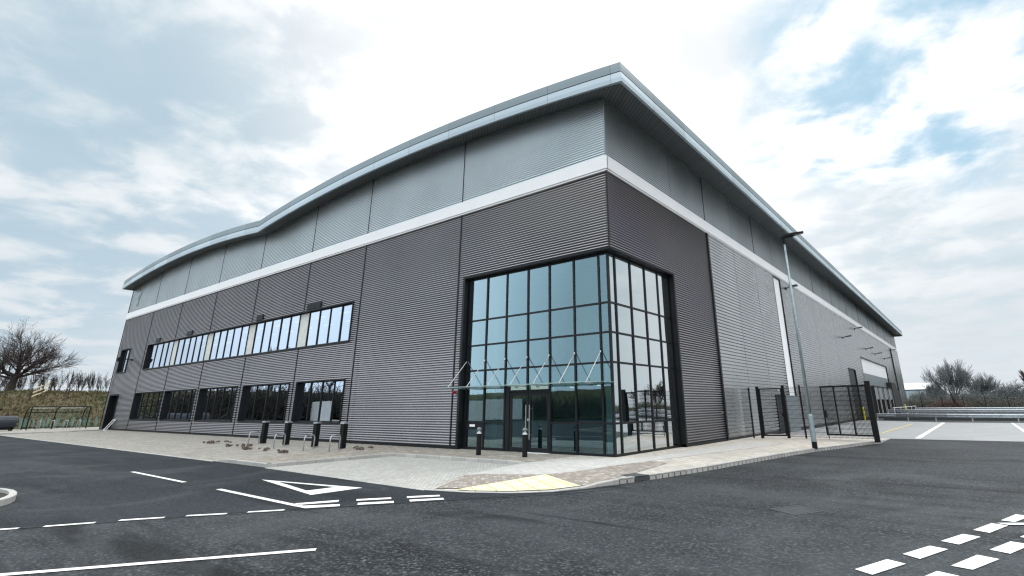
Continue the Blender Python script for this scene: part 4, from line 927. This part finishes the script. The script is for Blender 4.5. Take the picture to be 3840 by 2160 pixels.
def bare_tree(loc, h, seed, label, group=None, lev=5, mats=('bark', 'twig'), kids=(3, 4), ang=(.35, .95), up=.10, flat=1., trunk=.28, limb=.3, rt=.03, bend=.13, lean=(0, 0), nl=6, out=(.5, 1.2), name='bare_tree', rmin=.008):
    rg = random.Random(seed); mb, tw = MB(), MB(); par = dict(bend=bend, up=up, rmin=rmin, lev=lev, kids=kids, ang=ang, flat=flat)
    th = h * trunk; r0 = h * rt; top = Vector((lean[0], lean[1], th)); mid = Vector((lean[0] * .3, lean[1] * .3, th * .5))
    mb.tube([(0, 0, -.3), (0, 0, .15), tuple(mid), tuple(top)], [r0 * 1.45, r0 * 1.1, r0 * .9, r0 * .8], 9)
    for k in range(nl):
        a = 2 * PI * (k + rg.random() * .5) / nl; el = rg.uniform(*out); d = Vector((math.cos(a) * math.sin(el), math.sin(a) * math.sin(el), math.cos(el)))
        grow(mb, tw, top * rg.uniform(.8, 1.), d, h * limb * rg.uniform(.85, 1.15), r0 * .42, lev - 1, rg, par)
    t = thing(name, label, 'tree', loc, 0, group); mb.build('trunk', M[mats[0]], t); tw.build('crown', M[mats[1]], t); return t
bare_tree((-83, -2.8, 3.7), 8.0, 24, 'broad bare oak with low spreading limbs on top of the grass bank', lev=5, kids=(3, 4), ang=(.3, .85), up=.05, flat=.8, trunk=.26, limb=.31, rt=.055, nl=11, out=(.1, 1.45), lean=(.1, .12), bend=.17, name='oak_tree', rmin=.010)
sap = []
for s_ in range(3):
    sap.append(bare_tree((0, 0, 0), 2.9, 60 + s_, 'slender bare sapling in the hedge line along the top of the bank', 'bare saplings along the top of the bank', lev=3, kids=(2, 3), ang=(.15, .5), up=.25, trunk=.08, limb=.42, rt=.010, nl=4, out=(.05, .35), name='sapling', rmin=.012))
rnd = random.Random(8)
for k in range(52):
    x = -88 + rnd.uniform(-2.5, 2.5); y = -7 + 20 * k / 51 + rnd.uniform(-.3, .3); z = (bank_h(x, y) or 0) - .05; sc = rnd.uniform(.8, 1.12)
    if k < 3: o = sap[k]; o.location = (x, y, z); o.rotation_euler = (0, 0, rnd.uniform(0, 6)); o.scale = (sc, sc, sc)
    else: dup(sap[k % 3], (x, y, z), rnd.uniform(0, 6), None, (sc * 1.1, sc * 1.1, sc))
# brush at the foot of the saplings
def brush(name, pts, n_, hh, m, label, seed, wd=1.2, tr=.02):
    rg = random.Random(seed); q = MB()
    for k in range(n_):
        i = rg.randrange(len(pts) - 1); a, b = Vector(pts[i]), Vector(pts[i + 1]); c = a.lerp(b, rg.random()); c.x += rg.gauss(0, wd); c.y += rg.gauss(0, wd)
        h = rg.uniform(.25, 1) * hh * (.8 + .3 * math.sin(c.x * .9 + c.y * .7) * math.sin(c.x * .23)); p = c; d = Vector((rg.gauss(0, .5), rg.gauss(0, .5), 1)).normalized(); P_ = [p.copy()]
        for s_ in range(3): d = (d + Vector((rg.gauss(0, .35), rg.gauss(0, .35), rg.gauss(0, .2)))).normalized(); p = p + d * h / 3; P_.append(p.copy())
        q.tube(P_, [tr, tr * .7, tr * .5, tr * .3], 3, cap=False)
        for s_ in range(3):
            c2 = P_[rg.randint(1, 3)]; e = rg.uniform(.05, .14); v = Vector((rg.gauss(0, 1), rg.gauss(0, 1), rg.gauss(0, 1))).normalized() * e; u_ = v.orthogonal() * rg.uniform(.5, 1)
            q.quad(c2 - v, c2 + u_, c2 + v)
    tag(q.build(name, m), label, 'hedge', kind='stuff')
brush('undergrowth', [(-87, -12, 3.6), (-87, 14, 3.6)], 3500, .9, M['twig'], 'dark brushwood at the foot of the saplings on the bank', 4)
# right: hedge, trees, fence posts, far building
brush('hedge', [(-6, 112, -.1), (4, 108, -.1), (20, 104, -.1), (60, 96, -.1)], 16000, 3.0, simple('hedge_twig', (.085, .085, .07), .9, 0, .5, .8), 'ragged dark hedge beyond the crash barriers', 5, 1.6, .03)
brush('undergrowth', [(3.2, 103, -.1), (7.5, 102.5, -.1)], 1600, 2.2, M['twigred'], 'reddish brown scrub at the left end of the hedge', 6, .7, .03)
t = thing('boundary_fence', 'line of dark leaning fence posts in front of the hedge', 'fence', (0, 0, 0))
for k in range(9):
    x = 1.9 + 2.97 * k; q = MB(); q.box(x - .05, x + .05, 99.95, 100.05, -.15, 2.35); q.build('post', M['black'], t)
q = MB()
for z in (.5, 1.2, 1.9): q.tube([(1.9, 100, z), (26, 100, z)], .012, 4)
q.build('wire', M['black'], t)
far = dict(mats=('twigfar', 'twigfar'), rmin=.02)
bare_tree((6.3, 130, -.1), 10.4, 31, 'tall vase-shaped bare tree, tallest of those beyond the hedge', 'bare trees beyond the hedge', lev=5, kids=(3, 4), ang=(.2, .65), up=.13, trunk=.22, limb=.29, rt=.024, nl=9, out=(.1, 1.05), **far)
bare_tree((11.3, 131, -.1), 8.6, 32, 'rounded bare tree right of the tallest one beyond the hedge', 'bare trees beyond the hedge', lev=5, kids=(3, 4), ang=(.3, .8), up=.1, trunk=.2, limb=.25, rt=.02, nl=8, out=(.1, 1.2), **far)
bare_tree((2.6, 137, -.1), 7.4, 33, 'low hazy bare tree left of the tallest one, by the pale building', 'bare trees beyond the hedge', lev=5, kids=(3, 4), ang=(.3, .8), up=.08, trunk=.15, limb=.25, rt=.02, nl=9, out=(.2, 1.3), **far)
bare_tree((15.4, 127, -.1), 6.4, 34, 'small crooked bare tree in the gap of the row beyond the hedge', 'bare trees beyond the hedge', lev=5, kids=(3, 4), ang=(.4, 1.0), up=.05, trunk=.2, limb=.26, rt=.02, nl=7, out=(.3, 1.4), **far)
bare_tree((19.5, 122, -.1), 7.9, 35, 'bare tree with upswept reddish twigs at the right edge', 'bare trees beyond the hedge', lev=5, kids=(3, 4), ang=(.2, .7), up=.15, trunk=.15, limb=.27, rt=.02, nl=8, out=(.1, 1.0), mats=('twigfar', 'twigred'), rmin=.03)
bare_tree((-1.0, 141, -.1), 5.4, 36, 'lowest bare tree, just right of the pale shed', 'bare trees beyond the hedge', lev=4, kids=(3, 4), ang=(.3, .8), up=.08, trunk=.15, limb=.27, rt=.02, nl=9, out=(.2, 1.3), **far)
for k, (x, y, h) in enumerate(((26, 118, 8), (33, 112, 9), (41, 108, 7.5), (52, 104, 9))):
    bare_tree((x, y, -.1), h, 40 + k, ('nearest', 'second', 'third', 'farthest')[k] + ' bare tree along the hedge line right of the view, mirrored in the corner glazing', 'bare trees right of the view', lev=4, kids=(3, 4), ang=(.3, .9), up=.1, trunk=.2, limb=.26, rt=.022, nl=7, out=(.1, 1.2), mats=('bark', 'twig'), rmin=.04)
brush('undergrowth', [(0, 128, -.1), (24, 122, -.1)], 9000, 5.2, simple('thicket_twig', (.10, .115, .115), .9, 0, .5, .6), 'grey thicket filling the space below the far trees', 7, 2.2, .04)
t = thing('industrial_shed', 'pale blue industrial shed with a white roof beyond the warehouse end', 'shed', (-1.6, 152, -.1))
q = MB(); q.box(-14, 3.0, 0, 20, 0, 4.6); q.build('wall', M['farwall'], t)
q = MB(); q.quad((-14.3, -.3, 4.7), (3.3, -.3, 4.7), (3.3, 6, 6.4), (-14.3, 6, 6.4)); q.quad((-14.3, 6, 6.4), (3.3, 6, 6.4), (3.3, 20, 4.7), (-14.3, 20, 4.7)); q.poly([(3.2, -.3, 4.7), (3.2, 20, 4.7), (3.2, 6, 6.4)]); q.build('roof', M['farroof'], t)
q = MB(); q.box(-14.05, 3.05, -.06, .0, 4.35, 4.72); q.build('fascia', simple('blue_fascia', (.10, .20, .30), .6), t)
# leaning reed-like conifer and posts in the hedge
q = MB(); q.tube([(0, 0, 0), (-.35, 0, 1.4), (-.8, 0, 3.1)], [.05, .28, .02], 6); o = q.build('leaning_conifer', M['bark']); o.location = (6.9, 101.5, .6); tag(o, 'narrow dark leaning conifer poking out of the hedge', 'tree')
# ------------------------------------------------------------------ site cabins behind the camera's left, mirrored in the glass
def cabin(loc, rz, L_, lb):
    t = thing('site_cabin', lb, 'site cabin', loc, rz, 'white site cabins reflected in the entrance glass')
    q = MB(); q.box(0, L_, 0, 2.4, .15, 2.6)
    k = .15
    while k < L_: q.box(k, k + .12, -.03, 0, .25, 2.5); k += .3
    q.build('body', M['cabin'], t)
    q = MB(); q.box(L_ * .2, L_ * .2 + 1, 2.4, 2.43, 1.0, 2.0); q.box(L_ * .7, L_ * .7 + .9, 2.4, 2.43, .2, 2.2); q.build('window', M['frame'], t)
cabin((-36, -34, -.1), rad(180), 10, 'white ribbed site cabin mirrored at the left of the entrance glass')
cabin((-57, -21, -.1), rad(200), 6, 'second white site cabin mirrored in the nearest ground floor window')
dkh = simple('dark_hedge_twig', (.030, .028, .022), .9, 0, .5, .8)
brush('hedge', [(-66, -9.5, .3), (-66, -42, .3)], 11000, 6.2, dkh, 'added dark hedge left of the view, darkening the ground floor window reflections', 12, 1.5, .05)  # unseen hedge, added so the ground floor panes reflect something dark
brush('hedge', [(-66, -43, .2), (-20, -43, .2), (30, -43, .2)], 14000, 3.9, dkh, 'dark hedge behind the camera, mirrored in the entrance glass', 13, 1.2, .05)
for k, (x, y, h) in enumerate(((-85, -28, 7.5), (-92, -17.5, 4.5), (-88, -40, 8))):
    bare_tree((x, y, 4.1), h, 70 + k, ('tall', 'shorter', 'spreading')[k] + ' bare tree on the bank left of the view, mirrored in the upper windows', 'bare trees mirrored in the windows', lev=5, kids=(3, 4), ang=(.3, .9), up=.1, trunk=.2, limb=.27, rt=.025, nl=8, out=(.1, 1.3), rmin=.03)
